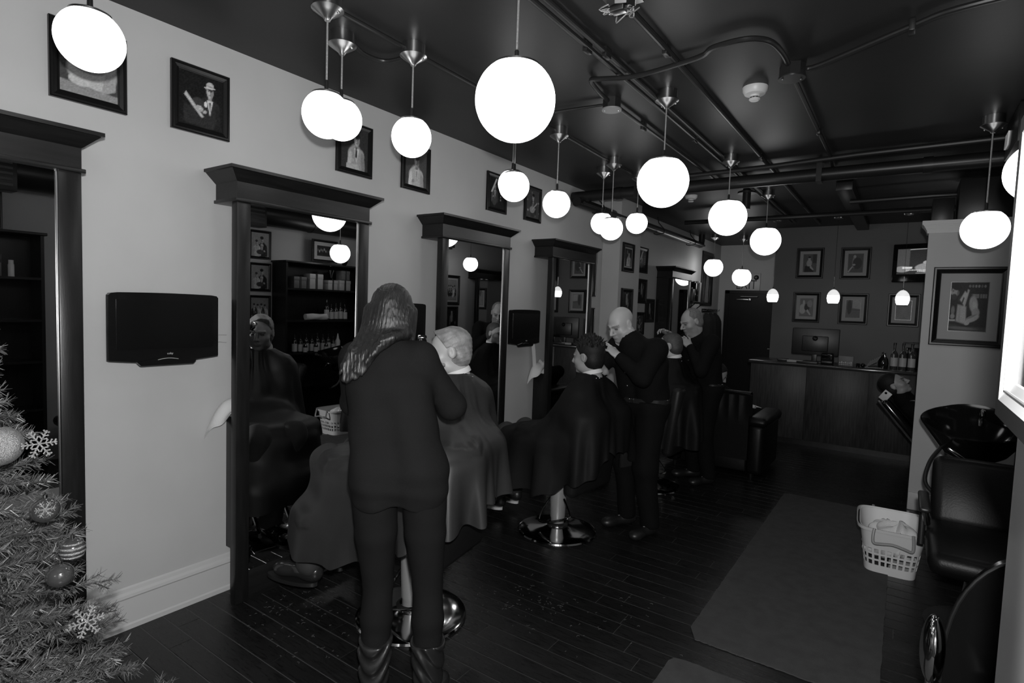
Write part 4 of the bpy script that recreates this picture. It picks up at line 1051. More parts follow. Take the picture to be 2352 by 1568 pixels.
# ------------------------------------------------------------------ shelf units on the wall opposite (seen in the mirrors)
def shelves():
    def unit(y0, y1, top, levels, lab):
        t = thing('shelf_unit', lab, 'shelf', (3.70, y0, 0))
        W = y1-y0
        MB().bb(.28, .30, 0, W, 0, top).obj('back_panel', M_WOOD, t)
        for a in (0, W-.025): MB().bb(0, .28, a, a+.025, 0, top).obj('side_panel', M_WOOD, t)
        MB().bb(-.02, .30, -.02, W+.02, top, top+.025, .004).obj('top_board', M_WOODH, t)
        for z in levels: MB().bb(.005, .28, .025, W-.025, z-.02, z).obj('shelf_board', M_WOODH, t)
        return t
    unit(4.12, 5.42, 2.06, [.12, .50, .92, 1.34, 1.745], 'dark shelf unit of products, seen in the second mirror')
    unit(.55, 1.74, 2.09, [.12, .55, .98, 1.35, 1.72], 'dark shelf unit by the entrance, seen in the first mirror')
    def gift(y, z, w, h, m, lab):
        t = thing('gift_box', lab, 'box', (3.82, y, z), 0, 'boxed gifts on the shelf unit')
        MB().box((0, 0, h/2), (.13, w, h*.98), None, .003).obj('box', m, t)
        MB().box((0, 0, h*.82), (.136, w+.006, h*.3), None, .003).obj('lid', m, t)
        b = MB(); b.box((0, 0, h/2), (.138, w*.16, h+.004)); b.obj('ribbon', M_RIBBON, t)
    gift(4.36, 1.746, .18, .15, M_CARD, 'dark grey gift box, leftmost on the top shelf in the mirror'); gift(4.60, 1.746, .2, .20, M_CARDL, 'pale ribboned gift box in the middle of the top shelf')
    gift(4.86, 1.746, .15, .13, M_CARDL, 'pale gift box under the silver cup'); gift(5.06, 1.746, .18, .14, M_CARDL, 'lower pale gift box at the shelf end'); gift(5.07, 1.888, .13, .13, M_CARD, 'upper box stacked at the shelf end')
    t = MB().lathe([(0, 0), (.03, 0), (.012, .03), (.02, .07), (.04, .13), (.038, .135), (.015, .07), (0, .06)], 24, (3.80, 4.86, 1.88)); tag(t.obj('silver_cup', M_CHROME), 'silver cup on the pale gift box', 'cup')
    t = MB().ball((3.83, 5.10, 2.085+.09), (.05, .045, .09), 16, 12); tag(t.obj('dark_vase', M_TVB), 'dark rounded vase on top of the shelf unit', 'vase')
    def bot(y, z, h, r, lab, grp, m=M_BOTTLE, lm=M_LABEL):
        t = thing('product_bottle', lab, 'bottle', (3.78, y, z), 0, grp)
        MB().lathe([(0, 0), (r, 0), (r, h*.62), (r*.85, h*.7), (r*.35, h*.78), (r*.32, h), (0, h)], 14).obj('glass', m, t)
        MB().lathe([(r*1.03, h*.08), (r*1.03, h*.5)], 14, close=False).obj('label', lm, t)
    lbs = ['leftmost', 'second', 'third', 'fourth', 'fifth', 'sixth', 'seventh', 'eighth', 'ninth', 'tenth']
    for i in range(8):
        h = (.24, .22, .24, .22, .25, .23, .24, .2)[i]
        bot(4.30+.085*i, .921, h, .032, '%s dark labelled bottle in the row on the third shelf' % lbs[i], 'dark bottles on the third shelf')
    for i, y in enumerate((4.42, 4.58, 4.74)):
        t = thing('product_bottle', ('left', 'middle', 'right')[i]+' short bottle in front of the row on the third shelf', 'bottle', (3.725, y, .921), 0, 'short bottles on the third shelf')
        MB().lathe([(0, 0), (.027, 0), (.027, .09), (.01, .11), (.01, .15), (0, .15)], 14).obj('glass', M_BOTTLE, t); MB().lathe([(.028, .01), (.028, .07)], 14, close=False).obj('label', M_LABEL, t)
    t = MB().lathe([(0, 0), (.03, 0), (.032, .14), (.018, .17), (.006, .24), (0, .24)], 16, (3.73, 4.93, .921)); tag(t.obj('squeeze_bottle', M_WPL), 'white pointed squeeze bottle on the third shelf', 'bottle')
    for i in range(5): bot(4.78+.075*i, 1.341, (.28, .22, .23, .24, .22)[i], .033, '%s pale labelled bottle on the second shelf' % lbs[i], 'pale labelled bottles on the second shelf')
    def roll(u, v):
        a = 2*PI*u; r = .04*(1+.08*math.sin(3*a+9*v)); return (3.76+r*math.cos(a), 4.44+.32*v, 1.385+r*math.sin(a))
    b = MB().surf(roll, 24, 24, True); b.lathe([(0, 0), (.038, 0), (.038, .006), (0, .006)], 16, (3.76, 4.44, 1.385), Matrix.Rotation(-PI/2, 3, 'X')); tag(b.obj('rolled_towel', M_TOWEL, None, 60), 'rolled white towel on the second shelf', 'towel')
    # entrance unit
    t = thing('pump_bottle', 'white pump bottle on the entrance shelf unit', 'bottle', (3.76, 1.30, .981))
    MB().lathe([(0, 0), (.05, 0), (.05, .09), (.045, .1), (.03, .105), (.03, .13), (.05, .135), (.05, .17), (.02, .18), (.016, .21), (0, .21)], 24).obj('body', M_WPL, t)
    MB().tube([(0, 0, .2), (0, 0, .235), (0, .06, .235)], .007, 8).obj('pump', M_WPL, t)
    t = thing('gift_box', 'dark box under a chrome ornament on the entrance shelf', 'box', (3.82, 1.36, 1.721)); MB().box((0, 0, .09), (.14, .2, .18), None, .003).obj('box', M_CARD, t); MB().box((0, 0, .15), (.144, .204, .07), None, .003).obj('lid', M_RIBBON, t)
    t = MB()
    for k in range(5): t.ball((3.80, 1.36, 1.925+.03*k), .028-.003*k, 12, 8)
    tag(t.obj('chrome_ornament', M_CHROME), 'stacked chrome ornament on the entrance shelf', 'ornament')
    t = MB().lathe([(0, 0), (.022, 0), (.022, .10), (.018, .11), (.018, .14), (0, .14)], 16, (3.74, 1.52, 1.721)); tag(t.obj('spray_can', M_WPL), 'white spray can beside the dark box', 'can')
shelves()

# ------------------------------------------------------------------ far passage: coats, wall shelf
def passage():
    r = thing('coat_rail', 'rail of coat hooks on the passage wall', 'coat rack', (.0, 10.15, 1.66))
    MB().bb(0, .02, 0, .95, -.03, .03, .004).obj('rail', M_WOOD, r)
    for k in range(6): MB().tube([(.02, .08+.16*k, .0), (.07, .08+.16*k, .0), (.08, .08+.16*k, .03)], .006, 6).obj('hook', M_CHROME, r)
    for i, (y, w, l, lab) in enumerate(((10.27, .115, .85, 'dark coat nearest on the passage hooks'), (10.55, .115, .7, 'middle dark coat on the passage hooks'), (10.85, .13, .95, 'farthest dark coat on the passage hooks'))):
        def f(u, v, y=y, w=w, l=l):
            a = PI*u; sh = (.25+.75*min(1, v*6)**.6)
            rr = 1+.08*math.sin(9*a+3*i)*v
            return (.03+.17*sh*math.sin(a)*rr*(.8+.2*v), y-w*sh*math.cos(a)*rr*(.8+.25*v), 1.62-l*v)
        b = MB().surf(f, 36, 20); b.surf(lambda u, v: (.03, f(u, v)[1], f(u, v)[2]), 6, 20)
        tag(b.obj('hanging_coat', M_COAT, None, 60), lab, 'coat', 'coats on the passage hooks')
    s = thing('wall_shelf', 'dark wall shelf of equipment past the far mirror', 'shelf', (0, 9.0, 1.76))
    MB().bb(0, .22, 0, .62, 0, .03, .003).obj('board', M_WOOD, s)
    MB().tube([(.02, .1, -.15), (.2, .1, 0)], .008, 6).obj('bracket', M_PIPE, s)
    MB().tube([(.02, .5, -.15), (.2, .5, 0)], .008, 6).obj('bracket', M_PIPE, s)
    for y, w, h, m, lab in ((9.06, .12, .20, M_PLAST, 'black box at the near end of the wall shelf'), (9.22, .16, .30, M_TVB, 'tall black canister on the wall shelf'), (9.40, .05, .32, M_LABEL, 'pale upright tube on the wall shelf')):
        b = MB().box((.11, y, 1.79+h/2), (.16, w, h), None, .008).box((.11, y, 1.79+h+.012), (.1, w*.6, .024), None, .004)
        tag(b.obj('shelf_equipment', m), lab, 'equipment')
    MB().tube([(.02, .15, .0), (.12, .12, -.1), (.1, .1, -.3), (.05, .05, -.55)], .006, 6).obj('cord', M_PLAST, s)
    # bottles and tools on a ledge at the far mirror cabinet
    tag(MB().bb(.23, .36, 7.93, 8.72, 1.02, 1.05, .004).obj('mirror_ledge', M_WOODH), 'narrow ledge across the far mirror cabinet', 'ledge')
    for i, y in enumerate((8.0, 8.12, 8.26, 8.42)):
        t = MB().lathe([(0, 0), (.025, 0), (.025, .13), (.01, .16), (.01, .2), (0, .2)], 14, (.30, y, 1.051)); t.lathe([(.026, .03), (.026, .1)], 14, (.30, y, 1.051), close=False)
        tag(t.obj('tonic_bottle', M_BOTTLE), ('nearest', 'second', 'third', 'farthest')[i]+' dark tonic bottle on the far mirror ledge', 'bottle', 'tonic bottles on the far ledge')
passage()

def clippings():
    rr = random.Random(12); b = MB()
    for cx, cy, sp, n in ((.35, 1.75, .16, 60), (.62, 1.62, .2, 45), (1.45, 2.55, .22, 60), (1.15, 2.5, .2, 30), (1.75, 2.7, .3, 30)):
        for _ in range(n):
            x = rr.gauss(cx, sp); y = rr.gauss(cy, sp*.6); a = rr.uniform(0, 6.28); l = rr.uniform(.004, .012)
            if x < .3 or math.hypot(x-.985, y-2.05) < .3: continue
            b.tube([(x, y, .0012), (x+l*math.cos(a), y+l*math.sin(a), .0022), (x+l*1.6*math.cos(a+.7), y+l*1.6*math.sin(a+.7), .0012)], .0009, 3)
    o = b.obj('hair_clippings', mat('hair_clipping', .10, .6)); o['kind'] = 'stuff'; tag(o, 'short hair clippings scattered on the plank floor', 'hair clippings')
clippings()

# ------------------------------------------------------------------ christmas tree
def tree():
    ax, ay, top, k = .98, .36, 1.70, .345
    t = thing('christmas_tree', 'tinsel christmas tree at the lower left edge', 'christmas tree', (ax, ay, 0))
    MB().cone((0, 0, .02), (0, 0, top-.1), .022, .006, 8).obj('trunk', M_TRUNK, t)
    b = MB()
    for i in range(4): a = PI/4+i*PI/2; b.tube([(0, 0, .12), (.16*math.cos(a), .16*math.sin(a), .03), (.26*math.cos(a), .26*math.sin(a), .008)], .008, 6)
    b.obj('stand', M_TRUNK, t)['kind'] = 'stuff'
    rng = np.random.RandomState(4)
    V = []; F = []; S = MB()
    def needles(p, d, n, ln):
        # needles bristle around a twig from p along d
        d = d/np.linalg.norm(d); L = ln
        for _ in range(n):
            s = rng.rand()
            q = p + d*L*s
            v = rng.normal(size=3); v -= v@d*d; v /= np.linalg.norm(v)
            g = v*.8 + d*(.55+.3*rng.rand()); g /= np.linalg.norm(g)
            nl = (.020+.022*rng.rand())*(1-.35*s)
            wv = np.cross(g, rng.normal(size=3)); wv /= np.linalg.norm(wv); wv *= .0011
            i = len(V); V.extend([q-wv, q+wv, q+wv*.4+g*nl, q-wv*.4+g*nl]); F.append((i, i+1, i+2, i+3))
    z = top-.06; turn = 0
    while z > .10:
        R = (top-z)*k; nb = int(7+16*R)
        for j in range(nb):
            a = turn + 2*PI*j/nb + rng.uniform(-.15, .15)
            # only the half of the tree that can be seen is bristled densely
            vis = (math.cos(a)*.85+math.sin(a)*.2) > -.45
            L = R*rng.uniform(.82, 1.08); dz = -.05+.10*rng.rand()
            d = np.array([math.cos(a), math.sin(a), .05+.25*rng.rand()-.1])
            p0 = np.array([0, 0, z+rng.uniform(-.03, .03)])
            S.tube([p0, p0+d*L*.96], .0025, 4)
            n = int(L*(620 if vis else 220)); needles(p0+d*L*.1, d, n, L*.9)
            nt = int(2+L*9)
            for q in range(nt):
                s = .25+.7*(q+rng.rand()*.6)/nt; sd = 1 if q % 2 else -1
                tl = (.05+.11*L)*(1.15-s*.5)
                e = d*.75+np.array([-d[1], d[0], 0])*sd*.8+np.array([0, 0, rng.uniform(-.1, .3)]); e /= np.linalg.norm(e)
                S.tube([p0+d*L*s, p0+d*L*s+e*tl], .0018, 3)
                needles(p0+d*L*s, e, int(tl*(700 if vis else 220)), tl)
        z -= .075; turn += .7
    me = bpy.data.meshes.new('needles'); me.from_pydata([tuple(v) for v in V], [], F); me.update()
    o = mesh_obj('needles', me, M_NEEDLE, t); o['kind'] = 'stuff'
    o = S.obj('twigs', M_TRUNK, t); o['kind'] = 'stuff'
    # a few tiny lamps
    for i in range(16):
        zz = rng.uniform(.25, 1.3); a = rng.uniform(-.9, 1.5); R = (top-zz)*k*.93
        MB().ball((R*math.cos(a), R*math.sin(a), zz), (.005, .005, .011), 8, 6).obj('fairy_light', M_CHROME, t)
    return ax, ay
tree()
def ornaments():
    g = 'baubles on the christmas tree'
    def bauble(p, r, m, lab, cap=True, flake=False, stripes=False):
        t = thing('bauble', lab, 'bauble', p, 0, g)
        MB().ball((0, 0, 0), r, 32, 20).obj('ball', m, t)
        MB().cone((0, 0, r*.95), (0, 0, r*1.18), r*.18).obj('cap', M_CHROME, t)
        MB().tube([(.0, 0, r*1.15), (.006, 0, r*1.3), (0, 0, r*1.42), (-.006, 0, r*1.3), (0, 0, r*1.15)], .0009, 5).obj('hook', M_CHROME, t)
        if flake:
            b = MB(); n = (Vector(CAM)-p).normalized(); F = frame_from(n)
            for k in range(6):
                a = k*PI/3; pts = []
                for s in (0, .35, .7): pts.append(F @ Vector((math.sin(s)*math.cos(a), math.sin(s)*math.sin(a), math.cos(s)))*(r*1.01))
                b.tube(pts, r*.045, 5)
                for s in (.3, .5):
                    for da in (-.35, .35):
                        b.tube([F @ Vector((math.sin(s)*math.cos(a), math.sin(s)*math.sin(a), math.cos(s)))*(r*1.01), F @ Vector((math.sin(s+.18)*math.cos(a+da), math.sin(s+.18)*math.sin(a+da), math.cos(s+.18)))*(r*1.01)], r*.035, 4)
            o = b.obj('glitter_snowflake', M_GLIT, t)
        if stripes:
            for zz in (-.55, -.15, .25, .6):
                rr = r*math.sqrt(1-zz*zz)+.0006
                MB().lathe([(rr, zz*r-.0025), (rr+.0005, zz*r), (rr, zz*r+.0025)], 32, close=False).obj('glitter_stripe', M_GLIT, t)
    # positions on the outer surface of the tree
    bauble(Vector((1.318, .455, 1.09)), .030, M_BALL, 'dark glossy bauble with a glitter snowflake', flake=True)
    bauble(Vector((1.20, .40, 1.235)), .048, M_GLIT, 'large glitter bauble cut by the left edge')
    bauble(Vector((1.345, .50, .985)), .027, M_BALL, 'dark bauble with glitter stripes', stripes=True)
    bauble(Vector((1.36, .47, .935)), .028, M_BALL, 'plain dark glossy bauble low on the tree')
    def flake(p, r, lab):
        t = thing('snowflake_ornament', lab, 'snowflake', p, 0, 'glitter snowflakes on the christmas tree')
        n = (Vector(CAM)-p).normalized(); F = frame_from(n+Vector((.1, .25, .1)))
        for k in range(6):
            a = k*PI/3; b = MB(); u = Vector((math.cos(a), math.sin(a), 0))
            b.tube([Vector((0, 0, 0)), F @ (u*r)], r*.06, 6)
            for s in (.35, .62, .88):
                for da in (-1.0, 1.0):
                    e = Vector((math.cos(a+da), math.sin(a+da), 0)); b.tube([F @ (u*r*s), F @ (u*r*s+e*r*.26*(1.2-s*.5))], r*.05, 5); b.ball(F @ (u*r*s+e*r*.26*(1.2-s*.5)), r*.075, 6, 5)
            b.ball(F @ (u*r), r*.085, 6, 5)
            b.obj('arm', M_GLIT, t)
        MB().ball((0, 0, 0), r*.14, 8, 6).obj('hub', M_GLIT, t)
    flake(Vector((1.285, .455, 1.245)), .033, 'upper glitter snowflake on the tree'); flake(Vector((1.43, .50, .83)), .034, 'lower glitter snowflake near the tree bottom')
ornaments()
# ------------------------------------------------------------------ blended-volume modelling for people and cloth
class Blob:
    def __init__(s, vox=.006, k=.02): s.vox = vox; s.k = k; s.ops = []; s.cuts = []; s.disp = None
    def cap(s, p0, p1, r0, r1=None, k=None, neg=False):
        p0 = np.array(p0, float); p1 = np.array(p1, float); r1 = r0 if r1 is None else r1
        lo = np.minimum(p0-r0, p1-r1); hi = np.maximum(p0+r0, p1+r1)
        def f(X, Y, Z):
            d = p1-p0; L2 = max(d@d, 1e-9)
            t = np.clip(((X-p0[0])*d[0]+(Y-p0[1])*d[1]+(Z-p0[2])*d[2])/L2, 0, 1)
            return np.sqrt((X-p0[0]-d[0]*t)**2+(Y-p0[1]-d[1]*t)**2+(Z-p0[2]-d[2]*t)**2)-(r0+(r1-r0)*t)
        s.ops.append((lo, hi, f, s.k if k is None else k, neg)); return s
    def chain(s, pts, rs, k=None):
        for a, b, ra, rb in zip(pts[:-1], pts[1:], rs[:-1], rs[1:]): s.cap(a, b, ra, rb, k)
        return s
    def ell(s, c, r, R=None, k=None, neg=False):
        c = np.array(c, float); r = np.array(r, float); m = r.max(); A = np.eye(3) if R is None else np.array(R, float)   # columns = axes
        ext = np.abs(A) @ r
        def f(X, Y, Z):
            P = [X-c[0], Y-c[1], Z-c[2]]
            q = [sum(A[i, j]*P[i] for i in range(3)) for j in range(3)]
            k0 = np.sqrt(sum((q[j]/r[j])**2 for j in range(3))); k1 = np.sqrt(sum((q[j]/r[j]**2)**2 for j in range(3)))+1e-6
            return k0*(k0-1)/k1
        s.ops.append((c-ext, c+ext, f, s.k if k is None else k, neg)); return s
    def build(s):
        v = s.vox
        pos = [o for o in s.ops if not o[4]]
        lo = np.min([o[0] for o in pos], 0)-.05; hi = np.max([o[1] for o in pos], 0)+.05
        n = np.ceil((hi-lo)/v).astype(int)+1
        ax = [lo[i]+v*np.arange(n[i]) for i in range(3)]
        D = np.full(n, .2, np.float32)
        for l, h, f, k, neg in s.ops:
            pad = k+.035
            i0 = np.maximum(((l-pad-lo)/v).astype(int), 0); i1 = np.minimum(((h+pad-lo)/v).astype(int)+2, n)
            if np.any(i1 <= i0): continue
            sl = tuple(slice(a, b) for a, b in zip(i0, i1))
            X = ax[0][sl[0]][:, None, None]; Y = ax[1][sl[1]][None, :, None]; Z = ax[2][sl[2]][None, None, :]
            d = f(X, Y, Z).astype(np.float32); a = D[sl]
            if neg:
                d = -d      # smooth maximum
                hh = np.clip(.5+.5*(d-a)/k, 0, 1); D[sl] = a*(1-hh)+d*hh+k*hh*(1-hh)
            else:
                hh = np.clip(.5+.5*(a-d)/k, 0, 1); D[sl] = a*(1-hh)+d*hh-k*hh*(1-hh)
        X = ax[0][:, None, None]; Y = ax[1][None, :, None]; Z = ax[2][None, None, :]
        if s.disp is not None:
            near = np.argwhere(np.abs(D) < .045)
            if len(near):
                P = lo+near*v
                D[near[:, 0], near[:, 1], near[:, 2]] += s.disp(P).astype(np.float32)
        for c in s.cuts:
            D = np.maximum(D, c(X, Y, Z).astype(np.float32))
        return nets(D, lo, v)
def nets(D, lo, v):
    S = D < 0
    n = D.shape
    cnt = np.zeros((n[0]-1, n[1]-1, n[2]-1), np.uint8)
    for a in (0, 1):
        for b in (0, 1):
            for c in (0, 1):
                cnt += S[a:n[0]-1+a, b:n[1]-1+b, c:n[2]-1+c]
    act = np.argwhere((cnt > 0) & (cnt < 8))
    idx = np.full(cnt.shape, -1, np.int32); idx[act[:, 0], act[:, 1], act[:, 2]] = np.arange(len(act))
    corners = np.array([(a, b, c) for a in (0, 1) for b in (0, 1) for c in (0, 1)])
    val = np.stack([D[act[:, 0]+c[0], act[:, 1]+c[1], act[:, 2]+c[2]] for c in corners], 1)
    acc = np.zeros((len(act), 3)); num = np.zeros(len(act))
    for i in range(8):
        for j in range(i+1, 8):
            if np.abs(corners[i]-corners[j]).sum() != 1: continue
            a, b = val[:, i], val[:, j]; m = (a < 0) != (b < 0)
            t = np.where(m, a/np.where(m, a-b, 1), 0)
            p = corners[i][None]+(corners[j]-corners[i])[None]*t[:, None]
            acc += p*m[:, None]; num += m
    V = lo+(act+acc/num[:, None])*v
    F = []
    for axis in range(3):
        b, c = [(1, 2), (2, 0), (0, 1)][axis]
        sl0 = [slice(None)]*3; sl1 = [slice(None)]*3
        sl0[axis] = slice(0, n[axis]-1); sl1[axis] = slice(1, n[axis])
        e = S[tuple(sl0)] != S[tuple(sl1)]
        P = np.argwhere(e)
        P = P[(P[:, b] > 0) & (P[:, b] < n[b]-1) & (P[:, c] > 0) & (P[:, c] < n[c]-1)]
        def at(db, dc):
            Q = P.copy(); Q[:, b] += db; Q[:, c] += dc; return idx[Q[:, 0], Q[:, 1], Q[:, 2]]
        q = np.stack([at(-1, -1), at(0, -1), at(0, 0), at(-1, 0)], 1)
        ins = S[P[:, 0], P[:, 1], P[:, 2]]
        q[~ins] = q[~ins][:, ::-1]
        F.append(q)
    F = np.concatenate(F); F = F[(F >= 0).all(1)]
    return V, F
def blob_obj(name, B, m, parent, tone=None, label=None, relax=1):
    V, F = B.build()
    if relax:      # light smoothing of the voxel surface
        for _ in range(relax):
            acc = np.zeros_like(V); num = np.zeros(len(V))
            for i in range(4):
                a, b = F[:, i], F[:, (i+1) % 4]
                np.add.at(acc, a, V[b]); np.add.at(num, a, 1)
            V = V*.5+acc/np.maximum(num, 1)[:, None]*.5
    me = bpy.data.meshes.new(name); me.vertices.add(len(V)); me.loops.add(len(F)*4); me.polygons.add(len(F))
    base = np.array(parent.location)
    me.vertices.foreach_set('co', (V-base).astype(np.float32).ravel())
    me.loops.foreach_set('vertex_index', F.astype(np.int32).ravel())
    me.polygons.foreach_set('loop_start', np.arange(0, len(F)*4, 4, dtype=np.int32))
    me.polygons.foreach_set('use_smooth', np.ones(len(F), bool))
    me.update(calc_edges=True); me.validate()
    if tone is not None: toned(me, np.clip(tone(V), 0, 2))
    return mesh_obj(name, me, m, parent, label)
def wrinkle(amp, kx=35, kz=10, seed=0, n=7, grow=None):
    rng = np.random.RandomState(seed)
    K = np.stack([rng.normal(0, kx, n), rng.normal(0, kx, n), rng.normal(0, kz, n)], 1); ph = rng.uniform(0, 6.28, n)
    def f(P):
        w_ = np.sin(P @ K.T + ph).sum(1)/math.sqrt(n)
        a = amp if grow is None else amp*grow(P)
        return w_*a
    return f
U = lambda v: np.array(v, float)/np.linalg.norm(v)
class Head:
    """head frame: origin at eye level, f forward, u up"""
    def __init__(s, o, f, u=(0, 0, 1), sc=1.0):
        s.o = np.array(o, float); s.f = U(f); u = np.array(u, float); u = u-(u@s.f)*s.f; s.u = U(u); s.r = np.cross(s.f, s.u); s.sc = sc
        s.A = np.stack([s.r, s.f, s.u], 1)
    def p(s, x, y, z): return s.o + s.A @ (np.array([x, y, z])*s.sc)
    def loc(s, P): return ((P-s.o) @ s.A)/s.sc
    def add(s, B, nose=1.0, jaw=1.0, ear=1.0):
        c = s.sc; E = lambda x, y, z, a, b, d, k=.012, neg=False: B.ell(s.p(x, y, z), (a*c, b*c, d*c), s.A, k, neg)
        E(0, -.018, .033, .076, .098, .085); E(0, .026, -.012, .066, .064, .088, .03); E(0, .032, -.062, .056*jaw, .052, .050, .03)
        E(0, .070, -.098, .026*jaw, .019, .017, .02)
        for sx in (-1, 1):
            E(sx*.044, .052, -.028, .024, .026, .022, .02); E(sx*.048*jaw, .012, -.075, .018, .03, .024, .02)
            E(sx*.031, .098, .004, .017, .016, .012, .012, True)
            E(sx*.031, .0765, .002, .0135, .0125, .0125, .004)
            B.cap(s.p(sx*.012, .094, .022), s.p(sx*.050, .076, .020), .008*c, .007*c, .01)
            if ear:
                E(sx*.079, -.012, -.002, .009, .020*ear, .032*ear, .008); E(sx*.088, -.006, .002, .006, .010, .016, .005, True)
        B.cap(s.p(0, .089, .012), s.p(0, .113*nose, -.030), .0085*c, .0125*c, .012)
        for sx in (-1, 1): E(sx*.012, .100, -.036, .009, .011, .008, .008)
        E(0, .088, -.064, .024, .011, .0065, .006); E(0, .085, -.074, .021, .011, .007, .006); E(0, .0975, -.069, .022, .004, .0016, .003, True)
    def tone(s, brow=.35, stub=None, lip=.75, eye=.35):
        def f(V):
            L = s.loc(V); t = np.ones(len(V))
            ax = np.abs(L[:, 0])
            m = (ax > .012) & (ax < .054) & (L[:, 2] > .017-.1*np.clip(ax-.04, 0, 1)) & (L[:, 2] < .029-.1*np.clip(ax-.04, 0, 1)) & (L[:, 1] > .055); t[m] = brow
            m = (ax > .019) & (ax < .044) & (np.abs(L[:, 2]-.002) < .0075) & (L[:, 1] > .06); t[m] = eye
            m = (ax < .023) & (L[:, 2] < -.058) & (L[:, 2] > -.080) & (L[:, 1] > .075); t[m] = lip
            m = (ax > .005) & (ax < .013) & (L[:, 2] < -.036) & (L[:, 2] > -.046) & (L[:, 1] > .092); t[m] = .4
            if stub is not None:
                inb = (L[:, 2] < -.035-.35*np.clip(.06-L[:, 1], 0, .1)) & (L[:, 2] > -.135) & (L[:, 1] > -.01) & ~((ax < .022) & (L[:, 2] > -.083) & (L[:, 2] < -.055)) & ~((ax < .02) & (L[:, 2] > -.050) & (L[:, 1] > .09))
                inb &= (L[:, 1]*1.0 + (-.035-L[:, 2])*.6 > .005) & (np.sqrt(L[:, 0]**2+L[:, 1]**2+L[:, 2]**2) < .16)
                t[inb] *= stub
            return t
        return f
def hand(B, wrist, d, n, curl=.5, spread=.12, side=1, sc=1.0, thumb_open=.5, curls=None):
    """palm runs from wrist along d; n = palm normal (the way the fingers curl); side=+1: thumb on the d x n side"""
    w_ = np.array(wrist, float); d = U(d); n = np.array(n, float); n = U(n-(n@d)*d); s_ = np.cross(d, n)*side
    S = sc
    pc = w_+d*.045*S
    A = np.stack([s_, d, n], 1)
    B.ell(pc, (.040*S, .052*S, .016*S), A, .012); B.cap(w_-d*.02, w_+d*.01, .026*S, .028*S, .015)
    lens = (.072, .080, .074, .058); offs = (.030, .010, -.010, -.028)
    for i in range(4):
        q = w_+d*(.088-.004*abs(i-1))*S+s_*offs[i]*S
        a = spread*(1.5-i)*.35; dd = U(d*math.cos(a)+s_*math.sin(a)); L = lens[i]*S
        c = curl if curls is None else curls[i]
        ang = c*.7
        for k, fr in enumerate((.45, .32, .25)):
            v = dd*math.cos(ang)+n*math.sin(ang); e = q+v*L*fr
            B.cap(q, e, (.0088-.0008*k)*S, (.0080-.0008*k)*S, .004); q = e; ang += c*.9
    q = w_+d*.03*S+s_*.034*S
    v = U(s_*(.75*thumb_open+.25)+d*.7+n*.35)
    e = q+v*.045*S; B.cap(q-s_*.01, e, .0125*S, .0105*S, .008)
    v2 = U(v*.8+d*.5+n*.25-s_*.25); B.cap(e, e+v2*.034*S, .0098*S, .008*S, .004)
def body(B, J, w=1.0, arms=True, legs=True, tw=1.0):
    """J: dict of joints (world).  adds trunk and limbs"""
    h, c = np.array(J['hip']), np.array(J['chest']); sR, sL = np.array(J['shR']), np.array(J['shL'])
    s_ = U(sL-sR)
    for a in (-1, 1):
        B.cap(h+s_*.075*a*tw, c+s_*.085*a*tw, .105*w*tw, .105*w*tw, .06*tw)
    B.cap(c, J['neck'], .10*w*tw, .062 if tw == 1 else .05, .06*tw)
    for s0, n in ((sR, 'R'), (sL, 'L')):
        B.cap(c+(np.array(J['neck'])-c)*.55, s0, .07*tw, .058*w*tw, .05*tw)
        if arms and 'el'+n in J:
            B.cap(s0, J['el'+n], .052*w*tw, .042*w*tw, .03); B.cap(J['el'+n], J['wr'+n], .041*w*tw, .026*w, .02)
    if legs and 'knR' in J:
        for n, a in (('R', -1), ('L', 1)):
            hp = h+s_*.09*a
            B.cap(hp, J['kn'+n], .085*w, .056*w, .04); B.cap(J['kn'+n], J['an'+n], .054*w, .037*w, .03)
            B.cap(np.array(J['an'+n])-[0, 0, .02], np.array(J['to'+n])-[0, 0, .012], .026, .010, .01)
def P3(base, F, s, f, z):
    """point from base: s to the person's right, f forward, z up"""
    F = np.array([F[0], F[1], 0.]); F /= np.linalg.norm(F); R = np.array([F[1], -F[0], 0])
    return np.array([base[0], base[1], 0])+R*s+F*f+np.array([0, 0, z])
def shoe(B, an, to, r=.042):
    an = np.array(an, float); to = np.array(to, float); d = to-an; d[2] = 0; d = U(d); z0 = min(an[2], to[2])
    A = np.stack([np.cross(d, [0, 0, 1]), d, [0, 0, 1]], 1)
    B.ell(an-d*.01+np.array([0, 0, -.035]), (r, .065, .05), A, .03); B.cap(an-d*.03+[0, 0, -.045], to+[0, 0, -.015], r*.85, r*.72, .03)
    B.ell(to+d*.0+[0, 0, -.01], (r*1.05, .06, .033), A, .03)

